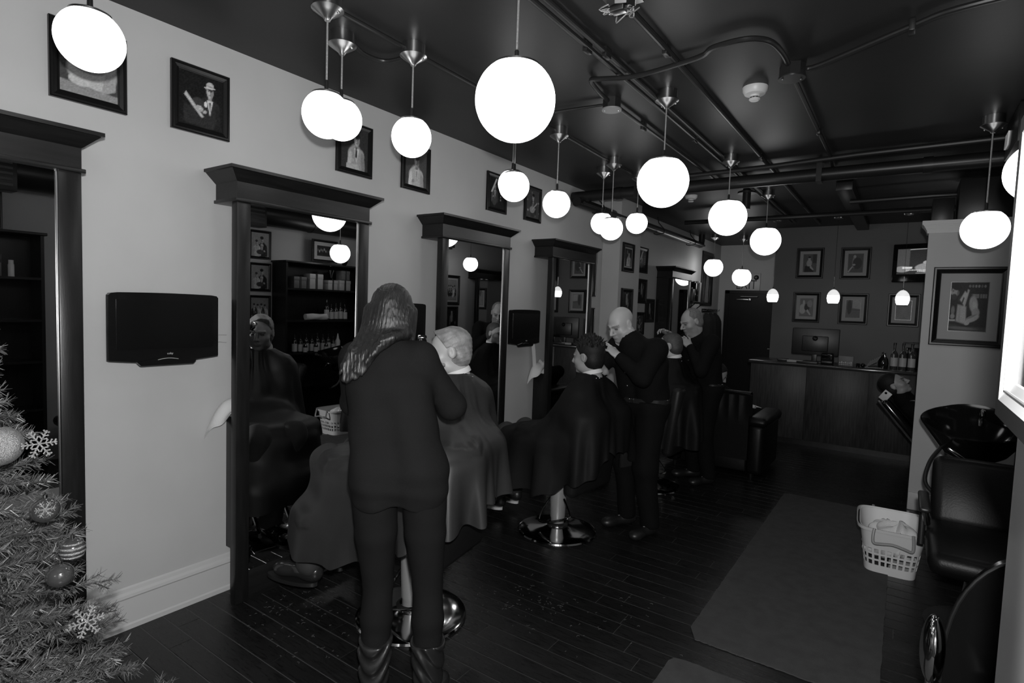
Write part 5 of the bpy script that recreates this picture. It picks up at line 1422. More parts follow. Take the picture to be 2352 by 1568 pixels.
def drape(t, name, m, B, axis, z_top, hem, seed=0, amp=.016, r_top=.074, flare=.05, sig=(4.0, 4.0), k_lo=7, k_hi=19):
    """cloth hung over the supports in B: falls straight down from the widest point above, with folds growing downwards"""
    nt, nz, nr = 168, 120, 64
    th = np.arange(nt)*2*np.pi/nt; zs = np.linspace(z_top, .05, nz); rr = np.linspace(.02, .86, nr)
    TH, ZZ, RR = np.meshgrid(th, zs, rr, indexing='ij')
    X = (axis[0]+RR*np.cos(TH)).astype(np.float32); Y = (axis[1]+RR*np.sin(TH)).astype(np.float32); Z = ZZ.astype(np.float32)
    D = np.full(X.shape, 1., np.float32)
    for l, h, f, k, neg in B.ops: D = np.minimum(D, f(X, Y, Z))
    ins = D < 0
    last = nr-1-np.argmax(ins[:, :, ::-1], axis=2); any_ = ins.any(2)
    rb = np.where(any_, rr[last], 0)
    nx = np.minimum(last+1, nr-1); i, j = np.indices(last.shape); d0 = D[i, j, last]; d1 = D[i, j, nx]
    rb = np.where(any_ & (d1 > 0), rb+(rr[1]-rr[0])*(-d0/(d1-d0+1e-6)), rb)
    rb = np.maximum(rb, .03)
    # cloth bridges hollows around the body: moving maximum, then smooth
    w_ = 9; rb = np.max(np.stack([np.roll(rb, s, 0)*(1-.012*abs(s)) for s in range(-w_, w_+1)]), 0)
    R = rb.copy(); sup = np.zeros_like(R); R[:, 0] = r_top; dz = zs[0]-zs[1]; zs_sup = np.full(nt, z_top)
    for j in range(1, nz):
        hang = R[:, j-1]+flare*dz; on_ = rb[:, j] >= hang
        R[:, j] = np.where(on_, rb[:, j], hang); zs_sup = np.where(on_, zs[j], zs_sup); sup[:, j] = zs_sup-zs[j]
    def gs(A, s, ax, wrap):
        n = int(3*s)+1; kx = np.arange(-n, n+1); kw = np.exp(-kx**2/(2*s*s)); kw /= kw.sum()
        if wrap: return sum(w*np.roll(A, q, ax) for w, q in zip(kw, kx))
        P = np.concatenate([np.repeat(A[:, :1], n, 1), A, np.repeat(A[:, -1:], n, 1)], 1)
        return sum(w*P[:, n+q:n+q+A.shape[1]] for w, q in zip(kw, kx))
    R = gs(gs(R, sig[0], 0, True), sig[1], 1, False); sup = gs(gs(sup, 2, 0, True), 2, 1, False)
    rng = np.random.RandomState(seed); F_ = np.zeros((nt, nz)); n = 7
    for q in range(n):
        k = rng.randint(k_lo, k_hi); F_ += np.sin(k*th[:, None]+rng.uniform(0, 6.28)+rng.uniform(-2, 2)*(zs[None]-.6))/n**.5
    F_ = np.sign(F_)*np.abs(F_)**.8
    R += F_*amp*np.clip(sup/.28, .10+.5*np.clip((.78-zs[None])/.3, 0, 1), 1.25)*np.clip(R/.3, .3, 1.3)
    R = np.maximum(R, np.where(sup < .03, rb-.03, 0))
    R[:, 0] = r_top
    NT, NV = 252, 120
    V = []; 
    for v in range(NV):
        u = v/(NV-1)
        for a in range(NT):
            t_ = 2*np.pi*a/NT; zh = hem(t_); z = z_top+(zh-z_top)*u
            fi = a*nt/NT; i0 = int(fi) % nt; i1 = (i0+1) % nt; wf = fi-int(fi)
            fj = (z_top-z)/dz; j0 = min(int(fj), nz-2); wj = min(fj-j0, 1)
            r = (R[i0, j0]*(1-wj)+R[i0, j0+1]*wj)*(1-wf)+(R[i1, j0]*(1-wj)+R[i1, j0+1]*wj)*wf
            V.append((axis[0]+r*math.cos(t_)-t.location[0], axis[1]+r*math.sin(t_)-t.location[1], z-t.location[2]))
    b = MB(); b.v = [Vector(p) for p in V]
    for v in range(NV-1):
        for a in range(NT):
            c = (a+1) % NT; b.f.append((v*NT+a, v*NT+c, (v+1)*NT+c, (v+1)*NT+a))
    return b.obj(name, m, t, 180)

# ------------------------------------------------------------------ woman barber, seen from behind
def woman():
    base = (1.41, 1.53); F = (-.57, .82)
    T = lambda s, f, z: P3(base, F, s, f, z)
    t = thing('person', 'person with long dark hair in dark sweater, leggings and boots, seen from behind', 'person', (base[0], base[1], 0))
    J = dict(hip=T(.0, .0, .93), chest=T(-.055, .04, 1.28), neck=T(-.062, .075, 1.455), shR=T(.062, .06, 1.405), shL=T(-.190, .06, 1.39),
             elR=T(.185, .15, 1.20), wrR=np.array([1.16, 1.99, 1.315]), elL=T(-.235, .20, 1.19), wrL=np.array([1.02, 1.98, 1.36]),
             knR=T(.118, .03, .50), knL=T(-.08, .03, .50), anR=T(.138, -.02, .10), anL=T(-.078, -.02, .10), toR=T(.165, .12, .045), toL=T(-.09, .12, .045))
    H = Head(T(-.07, .13, 1.562), (-.60, .80, -.28), (-.05, .15, 1), .95)
    B = Blob(.0055, .02); body(B, J, .88, tw=.72); H.add(B); B.cap(J['neck'], H.p(0, -.02, -.08), .052, .052, .03)
    dR = U(np.array([1.03, 2.08, 1.375])-J['wrR']); hand(B, J['wrR'], dR, (-.5, .3, -.6), .75, .1, -1, .92)
    dL = U(np.array([.98, 2.12, 1.44])-J['wrL']); hand(B, J['wrL'], dL, (.2, .5, -.6), .5, .2, 1, .92)
    blob_obj('body', B, M_SKIN, t, H.tone())
    # sweater: hangs loose to the hips
    B = Blob(.0065, .05)
    s_ = U(J['shL']-J['shR'])
    for a in (-1, 1):
        B.cap(J['hip']+s_*.075*a+[0, 0, .03], T(-.03, .03, 1.12)+s_*.065*a, .108, .098); B.cap(T(-.03, .03, 1.12)+s_*.065*a, J['chest']+s_*.068*a, .098, .100)
        B.cap(J['hip']+s_*.080*a+[0, 0, -.05], J['hip']+s_*.075*a+[0, 0, .03], .104, .108)
    B.cap(J['chest'], J['neck'], .098, .066)
    for n in 'RL':
        B.cap(J['chest']+(J['neck']-J['chest'])*.6, J['sh'+n], .070, .064); B.cap(J['sh'+n], J['el'+n], .062, .056, .03); B.cap(J['el'+n], J['wr'+n]*.9+J['el'+n]*.1, .055, .035, .02)
    wr = wrinkle(.0032, 22, 14, 3); 
    def disp(P):
        # drag folds running from the right shoulder blade to the waist, and soft gathers over the hip
        q = P-J['hip']; u = q @ np.array([.82, .57, 0]); z = q[:, 2]
        return wr(P)+.0045*np.sin(26*(u*.9+z*.55)+1.3)*np.clip((1.3-P[:, 2])*2, 0, 1)+.004*np.sin(62*z+5*u)*np.exp(-((P[:, 2]-.90)/.06)**2)
    B.disp = disp
    nk = J['neck']
    B.cuts = [lambda X, Y, Z: .832+.012*np.sin((X+Y)*22)-Z, lambda X, Y, Z: .052-np.sqrt((X-nk[0])**2+(Y-nk[1])**2+((Z-1.52)*1.2)**2)]
    blob_obj('sweater', B, M_CLOTH2, t)
    B = Blob(.0065, .014)
    for n, a in (('R', -1), ('L', 1)):
        hp = J['hip']+s_*.096*a
        md = hp*.5+J['kn'+n]*.5
        B.cap(hp+[0, 0, .02], md, .094, .080, .02); B.cap(md, J['kn'+n], .080, .060); B.cap(J['kn'+n], J['kn'+n]*.65+J['an'+n]*.35, .058, .063); B.cap(J['kn'+n]*.65+J['an'+n]*.35, J['an'+n], .063, .043)
    B.cap(J['hip']-s_*.08+[0, 0, .05], J['hip']+s_*.08+[0, 0, .05], .10, .10); B.disp = wrinkle(.0014, 25, 25, 5)
    blob_obj('leggings', B, M_LEGG, t)
    for n in 'RL':
        B = Blob(.005, .02); an = J['an'+n]; kn = J['kn'+n]; top = kn*.42+an*.58
        B.cap(top, an, .066, .052); shoe(B, an, J['to'+n], .040); B.cap(an+[0, 0, -.05], an-U(J['to'+n]-an)*.035+[0, 0, -.095+.02], .036, .026, .015)
        z1 = top[2]+.02
        B.disp = lambda P, an=an: .0055*np.sin(95*P[:, 2]+7*np.sin(14*(P[:, 0]+P[:, 1]))+3*np.sin(11*(P[:, 0]-P[:, 1])))*np.clip((P[:, 2]-.07)*12, 0, 1)
        B.cuts = [lambda X, Y, Z, z1=z1: Z-z1-.008*np.sin((X-Y)*30), lambda X, Y, Z: .004-Z]
        blob_obj('boot', B, M_BOOT, t)
    # hair: cap of hair and a long fall behind the shoulders
    B = Blob(.0045, .02)
    B.ell(H.p(0, -.022, .036), np.array((.088, .112, .098))*.95, H.A); B.ell(H.p(0, -.06, -.03), np.array((.085, .07, .10))*.95, H.A)
    a = H.p(0, -.075, -.05)
    rr = np.random.RandomState(1)
    for lay in range(2):
        for i, x in enumerate(np.linspace(-.088, .090, 34)):
            q = (x+.088)/.178                                   # 0 = left strand, 1 = right strand
            z1 = 1.325+.05*abs(q-.22)*2+rr.uniform(-.022, .018) if q < .6 else 1.375+(q-.6)*.24+rr.uniform(-.01, .01)
            m1 = H.p(x*.86, -.058-.035*math.cos(x*15), .0); m2 = H.p(x*.95, -.080-.018*math.cos(x*14)+.012*lay, -.09)
            B.cap(m1, m2, .024, .017, .012); e = T(-.125+x*.66-.035*(1-q), -.062-.006*math.cos(x*12)+.014*lay, z1+.02*lay); mm = (m2+e)/2+np.array([.012, -.016, .0])
            B.cap(m2, mm, .017, .012, .010); B.cap(mm, e, .012, .0035, .010)
    for x in (-.09, .085): B.cap(H.p(x*.92, .0, .02), H.p(x*1.0, -.02, -.10), .030, .026)
    B.cap(H.p(-.08, -.03, -.08), T(-.195, -.045, 1.36), .024, .005); B.cap(H.p(-.08, -.04, -.08), T(-.185, -.05, 1.31), .020, .004)
    B.disp = lambda P: .0010*np.sin(H.loc(P)[:, 0]*420+2.5*np.sin(P[:, 2]*18))+.0008*np.sin(H.loc(P)[:, 0]*800+P[:, 2]*20)
    ff = H
    def facecut(X, Y, Z):
        fx = (X-H.o[0])*H.f[0]+(Y-H.o[1])*H.f[1]+(Z-H.o[2])*H.f[2]; uz = (X-H.o[0])*H.u[0]+(Y-H.o[1])*H.u[1]+(Z-H.o[2])*H.u[2]
        return np.minimum(fx-.052, .062-uz)
    B.cuts = [facecut]
    blob_obj('hair', B, M_HAIRL, t, relax=0)
    # clipper held at the customer's temple
    c = thing('hair_clipper', 'black hair clipper held at the grey-haired temple', 'clipper', tuple(np.array([1.00, 2.075, 1.385])))
    F3 = frame_from(Vector((-.35, .25, .55)))
    b = MB(); b.box((0, 0, 0), (.042, .038, .12), F3, .012); b.obj('body', M_TVB, c)
    MB().box(tuple(F3 @ Vector((0, 0, .068))), (.045, .03, .022), F3, .004).obj('blade', M_CHROME, c)
    MB().box(tuple(F3 @ Vector((.022, 0, .01))), (.003, .012, .03), F3).obj('switch', M_NICKEL, c)
woman()

# ------------------------------------------------------------------ seated customers under capes
def seated(base, F, head_o, head_f, head_u, label, capemat, hairfn, skin, hip_z=.63, knee=(.47, .74), foot=(.62, .18), shoe_m=M_SHOE, trous=True, seed=1, brow=.5, stub=None, sc=1.0, cape_back=.34, hem_front=.30, knee_dz=0, wide=.30, sneaker=False, hem_side=.62, fold=.016, foot_dx=0.0, vox=.0055, hem_turn=0.0, front_flare=.03, hem_back=None):
    t = thing('person', label, 'person', (base[0], base[1], 0))
    T = lambda s, f, z: P3(base, F, s, f, z)
    H = Head(head_o, head_f, head_u, sc)
    nb = H.p(0, -.045, -.155); hb = np.array(base+(0,)) if len(base) == 2 else np.array(base)
    J = dict(hip=T(0, -.06, hip_z), neck=nb, chest=(T(0, -.10, hip_z)*.3+nb*.7)-np.array([0, 0, .05]))
    R = P3((0, 0), F, 1, 0, 0)
    J['shR'] = nb+R*.185-np.array([0, 0, .075]); J['shL'] = nb-R*.185-np.array([0, 0, .075])
    J['elR'] = T(.225, .0, hip_z+.22); J['elL'] = T(-.225, .0, hip_z+.22); J['wrR'] = T(.18, .26, hip_z+.17); J['wrL'] = T(-.18, .26, hip_z+.17)
    for n, a in (('R', 1), ('L', -1)):
        J['kn'+n] = T(a*.11, knee[0], knee[1]+knee_dz); J['an'+n] = T(a*.10+foot_dx, foot[0]-.06, foot[1]+.07); J['to'+n] = T(a*.12+foot_dx, foot[0]+.10, foot[1]+.03)
    B = Blob(vox, .02); body(B, J, .9, tw=.8); H.add(B); B.cap(nb, H.p(0, -.03, -.09), .060, .058, .03)
    blob_obj('body', B, skin, t, H.tone(brow, stub))
    hairfn(t, H)
    # trousers and shoes below the cape
    B = Blob(.007, .03)
    for n in 'RL': B.cap(J['kn'+n], J['an'+n], .075, .066); B.cap(J['hip'], J['kn'+n], .11, .085)
    B.disp = wrinkle(.004, 25, 25, seed)
    B.cuts = [lambda X, Y, Z: foot[1]+.03-Z]
    blob_obj('trousers', B, M_DENIM, t)
    for n in 'RL':
        B = Blob(.0045, .015); shoe(B, J['an'+n], J['to'+n], .043); z0 = foot[1]-.035
        B.cuts = [lambda X, Y, Z, z0=z0: z0+.012-Z, lambda X, Y, Z: Z-foot[1]-.085]
        o = blob_obj('shoe', B, shoe_m, t)
        d = J['to'+n]-J['an'+n]; d[2] = 0; d = U(d); A = frame_from(Vector(d))
        sb = MB(); pts = []
        for i in range(28):
            a = 2*PI*i/28; q = (math.cos(a), math.sin(a)); lx = .046*q[0]*(1-.12*q[1]); ly = .155*q[1]
            pts.append((lx, ly))
        Rz = Matrix(((d[1], d[0], 0), (-d[0], d[1], 0), (0, 0, 1)))
        c = (J['an'+n]+J['to'+n])/2; c = Vector((c[0], c[1], 0))-Vector((base[0], base[1], 0)) + Vector((d[0]*.025, d[1]*.025, 0))
        sb.prism(pts, .02, Rz, (c.x, c.y, z0-.005)); sb.obj('sole', M_WPL if sneaker else M_PLAST, o, 30)
    # white neck strip
    nd = U(H.p(0, -.03, -.09)-nb)
    b = MB(); q = nb+nd*.034-np.array([base[0], base[1], 0])
    b.lathe([(.064, .0), (.072, 0), (.0715, .016), (.068, .028), (.062, .028)], 40, tuple(q), frame_from(Vector(nd))); b.obj('neck_strip', M_WHITE, t, 50)
    # cape, hung over shoulders, arms, chair arms, lap and knees
    B = Blob(.0075, .06)
    B.cap(nb+nd*.03, nb-[0, 0, .02], .070, .085)
    for n in 'RL':
        a = 1 if n == 'R' else -1
        B.cap(nb-[0, 0, .03], J['sh'+n], .070, .070); B.cap(J['sh'+n], T(a*.255, -.02, hip_z+.20), .068, .058); B.cap(T(a*.255, -.02, hip_z+.20), T(a*.285, -.02, hip_z+.10), .058, .06); B.cap(T(a*.255, -.02, hip_z+.20), J['wr'+n], .055, .05)
        B.cap(J['hip']+R*a*.1, J['kn'+n], .105, .080); B.cap(J['kn'+n], J['an'+n], .080, .06)
        B.cap(T(a*.295, .18, .74), T(a*.295, -.24, .74), .06, .06)
        B.cap(J['wr'+n], J['kn'+n], .055, .05)
    B.cap(T(.16, knee[0]+front_flare, .52), T(-.20, knee[0]+front_flare, .52), .07, .07)
    B.cap(J['knR'], J['knL'], .075, .075); B.cap(J['wrR'], J['wrL'], .05, .05)
    B.cap(J['chest'], J['hip'], .15, .16)
    B.cap(T(.255, -cape_back-.02, .92), T(-.255, -cape_back-.02, .92), .07, .07); B.cap(T(.26, -cape_back+.01, .7), T(-.26, -cape_back+.01, .7), .07, .07)
    fa = math.atan2(F[1], F[0])
    def hem(th):
        c = .5+.5*math.cos(th-fa-hem_turn); c = c**2.2
        hs = hem_side if hem_back is None else hem_side+(hem_back-hem_side)*max(0, -math.cos(th-fa))**1.5
        return hs+(hem_front-hs)*min(1, c*1.25)+.018*math.sin(7*th+seed)+.01*math.sin(17*th)
    axp = (J['chest']*.5+J['hip']*.5)[:2]*.55+nb[:2]*.45
    cp = drape(t, 'cape', capemat, B, axp, nb[2]+.045, hem, seed, fold)
    b = MB()
    for k in range(3):
        a = H.f*-.6+R*(-.35-.3*k)*1; p = nb+U(a)*.074+np.array([0, 0, .012]); b.ball(tuple(p-np.array([base[0], base[1], 0])), .005, 8, 6)
    b.obj('cape_stud', M_CHROME, cp)['kind'] = 'stuff'
    return t, H, J

def hair_grey(t, H):
    B = Blob(.0045, .02); c = H.sc
    B.ell(H.p(0, -.022, .040), np.array((.083, .106, .090))*c, H.A); B.ell(H.p(0, -.05, -.02), np.array((.079, .07, .075))*c, H.A)
    B.ell(H.p(.03, .045, .092), np.array((.04, .045, .025))*c, H.A)
    B.disp = lambda P: (lambda L: .0009*np.sin(L[:, 2]*300+L[:, 1]*60+2*np.sin(L[:, 1]*30)) + .0012*np.sin(L[:, 0]*110-L[:, 1]*50+L[:, 2]*60))(H.loc(P))
    def cut(X, Y, Z):
        x = (X-H.o[0])*H.r[0]+(Y-H.o[1])*H.r[1]+(Z-H.o[2])*H.r[2]; f = (X-H.o[0])*H.f[0]+(Y-H.o[1])*H.f[1]+(Z-H.o[2])*H.f[2]; u = (X-H.o[0])*H.u[0]+(Y-H.o[1])*H.u[1]+(Z-H.o[2])*H.u[2]
        line = .012+.62*np.clip(u-.02, 0, .1)-.0*x           # hairline: further forward the higher it is
        ear = .030-np.sqrt((f+.006)**2+(u+.004)**2)
        return np.maximum(np.maximum(f-line, ear), -.078-u+.25*np.clip(f+.02, -.05, .1))
    B.cuts = [cut]
    blob_obj('hair', B, M_HAIRG, t)
def hair_spiky(t, H):
    B = Blob(.0045, .012); rr = np.random.RandomState(4)
    B.ell(H.p(0, -.024, .045), (.084, .108, .095), H.A); B.ell(H.p(0, -.05, -.02), (.080, .072, .08), H.A)
    for i in range(170):
        a = rr.uniform(0, 2*PI); e = rr.uniform(.30, 1.5)
        v = np.array([math.cos(e)*math.cos(a), math.cos(e)*math.sin(a), math.sin(e)])
        p = np.array([0, -.024, .045])+v*np.array([.080, .104, .09]); q = p+v*rr.uniform(.012, .032)+np.array([rr.uniform(-.012, .012), rr.uniform(-.012, .012), .008])
        B.cap(H.p(*p), H.p(*q), .0075, .002, .006)
    def cut(X, Y, Z):
        f = (X-H.o[0])*H.f[0]+(Y-H.o[1])*H.f[1]+(Z-H.o[2])*H.f[2]; u = (X-H.o[0])*H.u[0]+(Y-H.o[1])*H.u[1]+(Z-H.o[2])*H.u[2]
        line = .022+.9*np.clip(u-.03, 0, .1)
        ear = .030-np.sqrt((f+.006)**2+(u+.004)**2); side = np.where((f > .006) & (f < .03) & (u > -.02), -1, 0)*0
        return np.maximum(np.maximum(f-line, ear), -.070-u+.3*np.clip(f+.02, -.05, .1))
    B.cuts = [cut]
    blob_obj('hair', B, M_HAIRB, t, relax=0)
def hair_crop(t, H, m=M_STUB, bald=False):
    B = Blob(.005, .02)
    B.ell(H.p(0, -.022, .036), (.0795, .1015, .0885), H.A); B.ell(H.p(0, -.05, -.02), (.077, .069, .075), H.A)
    def cut(X, Y, Z):
        f = (X-H.o[0])*H.f[0]+(Y-H.o[1])*H.f[1]+(Z-H.o[2])*H.f[2]; u = (X-H.o[0])*H.u[0]+(Y-H.o[1])*H.u[1]+(Z-H.o[2])*H.u[2]
        line = .015+(.5 if bald else .85)*np.clip(u-.03, 0, .1)-(1.5*np.clip(u-.075, 0, .1) if bald else 0)
        ear = .030-np.sqrt((f+.006)**2+(u+.004)**2)
        return np.maximum(np.maximum(f-line, ear), -.070-u+.3*np.clip(f+.02, -.05, .1))
    B.cuts = [cut]
    blob_obj('hair', B, m, t)
seated((1.0, 2.06), (-.985, -.17), (1.060, 2.20, 1.372), (-.70, -.70, -.12), (-.16, -.14, 1), 'person with light grey hair in a shiny cape, seated while hair is clipped', M_CAPE, hair_grey, M_SKIN,
       knee=(.50, .77), foot=(.56, .185), seed=2, brow=.8, hem_front=.36, cape_back=.29, hem_side=.66, fold=.03, foot_dx=-.13, hem_turn=.4, front_flare=.09)
seated((1.03, 3.50), (-.995, .09), (1.195, 3.50, 1.285), (-1, .02, -.08), (-.06, 0, 1), 'person with spiky black hair in a black cape, seated in profile', M_CAPE2, hair_spiky, M_SKIN2,
       hip_z=.56, knee=(.44, .66), foot=(.58, .10), seed=5, brow=.2, sneaker=True, hem_front=.34, hem_side=.44, hem_back=.66, cape_back=.30, fold=.026, shoe_m=M_PLAST)
seated((1.12, 5.06), (-1, -.1), (1.205, 5.13, 1.30), (-1, -.12, -.1), (0, 0, 1), 'person in a black cape seated behind the bald barber', M_CAPE2, lambda t, H: hair_crop(t, H, mat('short_brown_hair', .045, .6, noise=.3, nscale=60)), M_SKIN,
       hip_z=.58, knee=(.44, .66), foot=(.58, .10), seed=9, brow=.4, hem_front=.36, hem_side=.45, cape_back=.28, fold=.022, shoe_m=M_PLAST, vox=.0065)

# ------------------------------------------------------------------ standing barbers
def barber(base, F, label, J, H, hairfn, skin, stub, hands, seed, vox=.005, buckle=True, eyes=None):
    t = thing('person', label, 'person', (base[0], base[1], 0)); T = lambda s, f, z: P3(base, F, s, f, z)
    B = Blob(vox, .02); body(B, J, .95, tw=.85); H.add(B, nose=1.04, jaw=1.08); B.cap(J['neck'], H.p(0, -.03, -.085), .066, .062, .03)
    for a in hands: hand(B, *a[0], **a[1])
    blob_obj('body', B, skin, t, H.tone(.45, stub))
    if hairfn: hairfn(t, H)
    s_ = U(J['shL']-J['shR'])
    B = Blob(.0065, .045)
    for a in (-1, 1): B.cap(J['hip']+s_*.085*a+[0, 0, .05], J['chest']+s_*.095*a, .112, .122)
    B.cap(J['chest'], J['neck'], .118, .078)
    for n in 'RL':
        B.cap(J['chest']+(J['neck']-J['chest'])*.55, J['sh'+n], .085, .074); B.cap(J['sh'+n], J['el'+n], .073, .064, .03); B.cap(J['el'+n], J['wr'+n]*.93+J['el'+n]*.07, .062, .040, .02)
    nk = np.array(J['neck'])+U(H.p(0, 0, -.1)-np.array(J['neck']))*.03
    B.cap(J['neck'], nk, .076, .070, .02)
    B.disp = wrinkle(.0042, 24, 18, seed)
    zb = J['hip'][2]+.035; fwx = U(np.array([F[0], F[1], 0.]))
    n2 = nk+np.array([fwx[0]*.03, fwx[1]*.03, .015])
    B.cuts = [lambda X, Y, Z: zb-Z, lambda X, Y, Z: .066-np.sqrt((X-n2[0])**2+(Y-n2[1])**2+((Z-n2[2]-.03)*.8)**2), lambda X, Y, Z: .112-np.sqrt((X-hq[0])**2+(Y-hq[1])**2+(Z-hq[2])**2)]
    hq = H.p(0, .02, -.045)
    sh = blob_obj('shirt', B, M_CLOTH, t)
    fw = np.array([F[0], F[1], 0.]); fw /= np.linalg.norm(fw)
    for k in range(4):
        c = np.array(J['hip'])*(1-.2*k-.12)+np.array(J['neck'])*(.2*k+.12); p = c+fw*(.128-.004*k)-np.array([base[0], base[1], 0])
        b = MB().ball(tuple(p), .006, 10, 6); b.obj('button', M_NICKEL, sh)
    B = Blob(.007, .04)
    for n, a in (('R', -1), ('L', 1)):
        hp = J['hip']+s_*.09*a
        B.cap(hp, J['kn'+n], .112, .085); B.cap(J['kn'+n], J['an'+n], .083, .07); B.cap(hp+[0, 0, .03], hp, .105, .112)
    B.cap(J['hip']-s_*.09+[0, 0, .03], J['hip']+s_*.09+[0, 0, .03], .11, .11); B.disp = wrinkle(.004, 26, 14, seed+3)
    B.cuts = [lambda X, Y, Z: Z-zb-.012, lambda X, Y, Z: .055-Z]
    blob_obj('trousers', B, M_CLOTH, t)
    for n in 'RL':
        B = Blob(.005, .015); shoe(B, J['an'+n], J['to'+n], .044); B.cuts = [lambda X, Y, Z: .004-Z]; blob_obj('shoe', B, M_PLAST, t)
    # belt
    b = MB(); hc = np.array(J['hip'])+[0, 0, .045]; pts = []
    def bp(a, k, dz):
        q = np.array([math.cos(a)*(.208+k), math.sin(a)*(.126+k)]); return hc+s_*q[0]+fw*q[1]+np.array([0, 0, dz])-np.array([base[0], base[1], 0])
    vs = []; fs = []; n = 64
    for i in range(n):
        a = 2*PI*i/n; vs += [tuple(bp(a, 0, -.018)), tuple(bp(a, .004, -.016)), tuple(bp(a, .004, .016)), tuple(bp(a, 0, .018))]
    for i in range(n):
        j = (i+1) % n
        for k in range(3): fs.append((4*i+k, 4*j+k, 4*j+k+1, 4*i+k+1))
    b.add(vs, fs); bo = b.obj('belt', M_SHOE, t, 40)
    c = Vector(bp(PI/2, .006, 0)); R = Matrix((Vector(s_), Vector(fw), Vector((0, 0, 1)))).transposed()
    k = MB()
    for dx, dz, w_, h_ in ((-.022, 0, .006, .036), (.022, 0, .006, .036), (0, .017, .05, .005), (0, -.017, .05, .005), (.0, 0, .04, .004)): k.box(tuple(c+R @ Vector((dx, 0, dz))), (w_, .006, h_), R, .0015)
    k.obj('buckle', M_CHROME, bo)
    return t, sh
def barbers():
    base = (1.455, 3.88); F = (-.36, -.93); T = lambda s, f, z: P3(base, F, s, f, z)
    J = dict(hip=T(0, -.02, .93), chest=T(.0, .03, 1.24), neck=T(.02, .12, 1.405), shR=T(.19, .08, 1.345), shL=T(-.19, .08, 1.36),
             elL=T(-.22, .24, 1.17), wrL=np.array([1.375, 3.62, 1.295]), elR=T(.26, .25, 1.14), wrR=np.array([1.235, 3.70, 1.17]),
             knR=T(.12, .02, .50), knL=T(-.09, .03, .50), anR=T(.13, -.04, .09), anL=T(-.10, -.04, .09), toR=T(.16, .12, .045), toL=T(-.12, .12, .045))
    H = Head((1.300, 3.79, 1.515), (-.28, -.84, -.44), (-.16, -.36, 1), 1.0)
    hd = [((J['wrL'], U(np.array([1.265, 3.59, 1.385])-J['wrL']), (-.45, .35, -.75)), dict(curls=(.30, .42, .55, .70), side=-1, spread=.25, thumb_open=.35)),
          ((J['wrR'], (-.05, -.55, .25), (-.8, .2, .1)), dict(curl=.5, side=1))]
    t, sh = barber(base, F, 'person with a shaved head in a black shirt, leaning over a customer with a comb', J, H, None, M_SKIN, .85, hd, 11)
    c = thing('comb', 'dark comb held over the spiky hair', 'comb', (1.225, 3.575, 1.385))
    R = frame_from(Vector((-.9, -.05, .35))); b = MB(); b.box((0, 0, 0), (.006, .022, .17), R, .002); b.obj('spine', M_TVB, c)
    for i in range(20): MB().box(tuple(R @ Vector((0, -.018, -.075+.008*i))), (.002, .022, .0035), R).obj('tooth', M_TVB, c)
    base = (1.44, 5.44); F = (-.62, -.78); T = lambda s, f, z: P3(base, F, s, f, z)
    J = dict(hip=T(0, -.02, .90), chest=T(.0, .03, 1.21), neck=T(.02, .11, 1.41), shR=T(.19, .07, 1.345), shL=T(-.19, .07, 1.345),
             elL=T(-.24, .20, 1.10), wrL=np.array([1.365, 5.24, 1.30]), elR=T(.28, .25, 1.20), wrR=np.array([1.115, 5.36, 1.40]),
             knR=T(.11, .02, .49), knL=T(-.09, .03, .49), anR=T(.13, -.04, .09), anL=T(-.10, -.04, .09), toR=T(.16, .12, .045), toL=T(-.12, .12, .045))
    H = Head((1.325, 5.335, 1.53), (-.56, -.74, -.36), (-.2, -.25, 1), 1.0)
    hd = [((J['wrL'], U(np.array([1.29, 5.22, 1.375])-J['wrL']), (-.2, .75, -.5)), dict(curl=1.0, side=-1, spread=.1, thumb_open=.3)),
          ((J['wrR'], U(np.array([1.03, 5.27, 1.46])-J['wrR']), (.1, -.3, -.8)), dict(curl=.8, side=1, spread=.2))]
    t, sh = barber(base, F, 'person with cropped hair in a black shirt, hand raised to the mouth beside the armchair', J, H, lambda t, H: hair_crop(t, H, M_STUB, True), M_SKIN2, .8, hd, 17, vox=.0055)
    b = MB(); p = J['wrL']-np.array([base[0], base[1], 0])-U(np.array([1.29, 5.22, 1.375])-J['wrL'])*.02
    Rm = frame_from(Vector(U(np.array([1.29, 5.22, 1.375])-J['wrL'])))
    b.lathe([(.031, -.006), (.035, 0), (.031, .006)], 24, tuple(p), Rm, close=False); b.obj('wristwatch', M_NICKEL, t)
barbers()

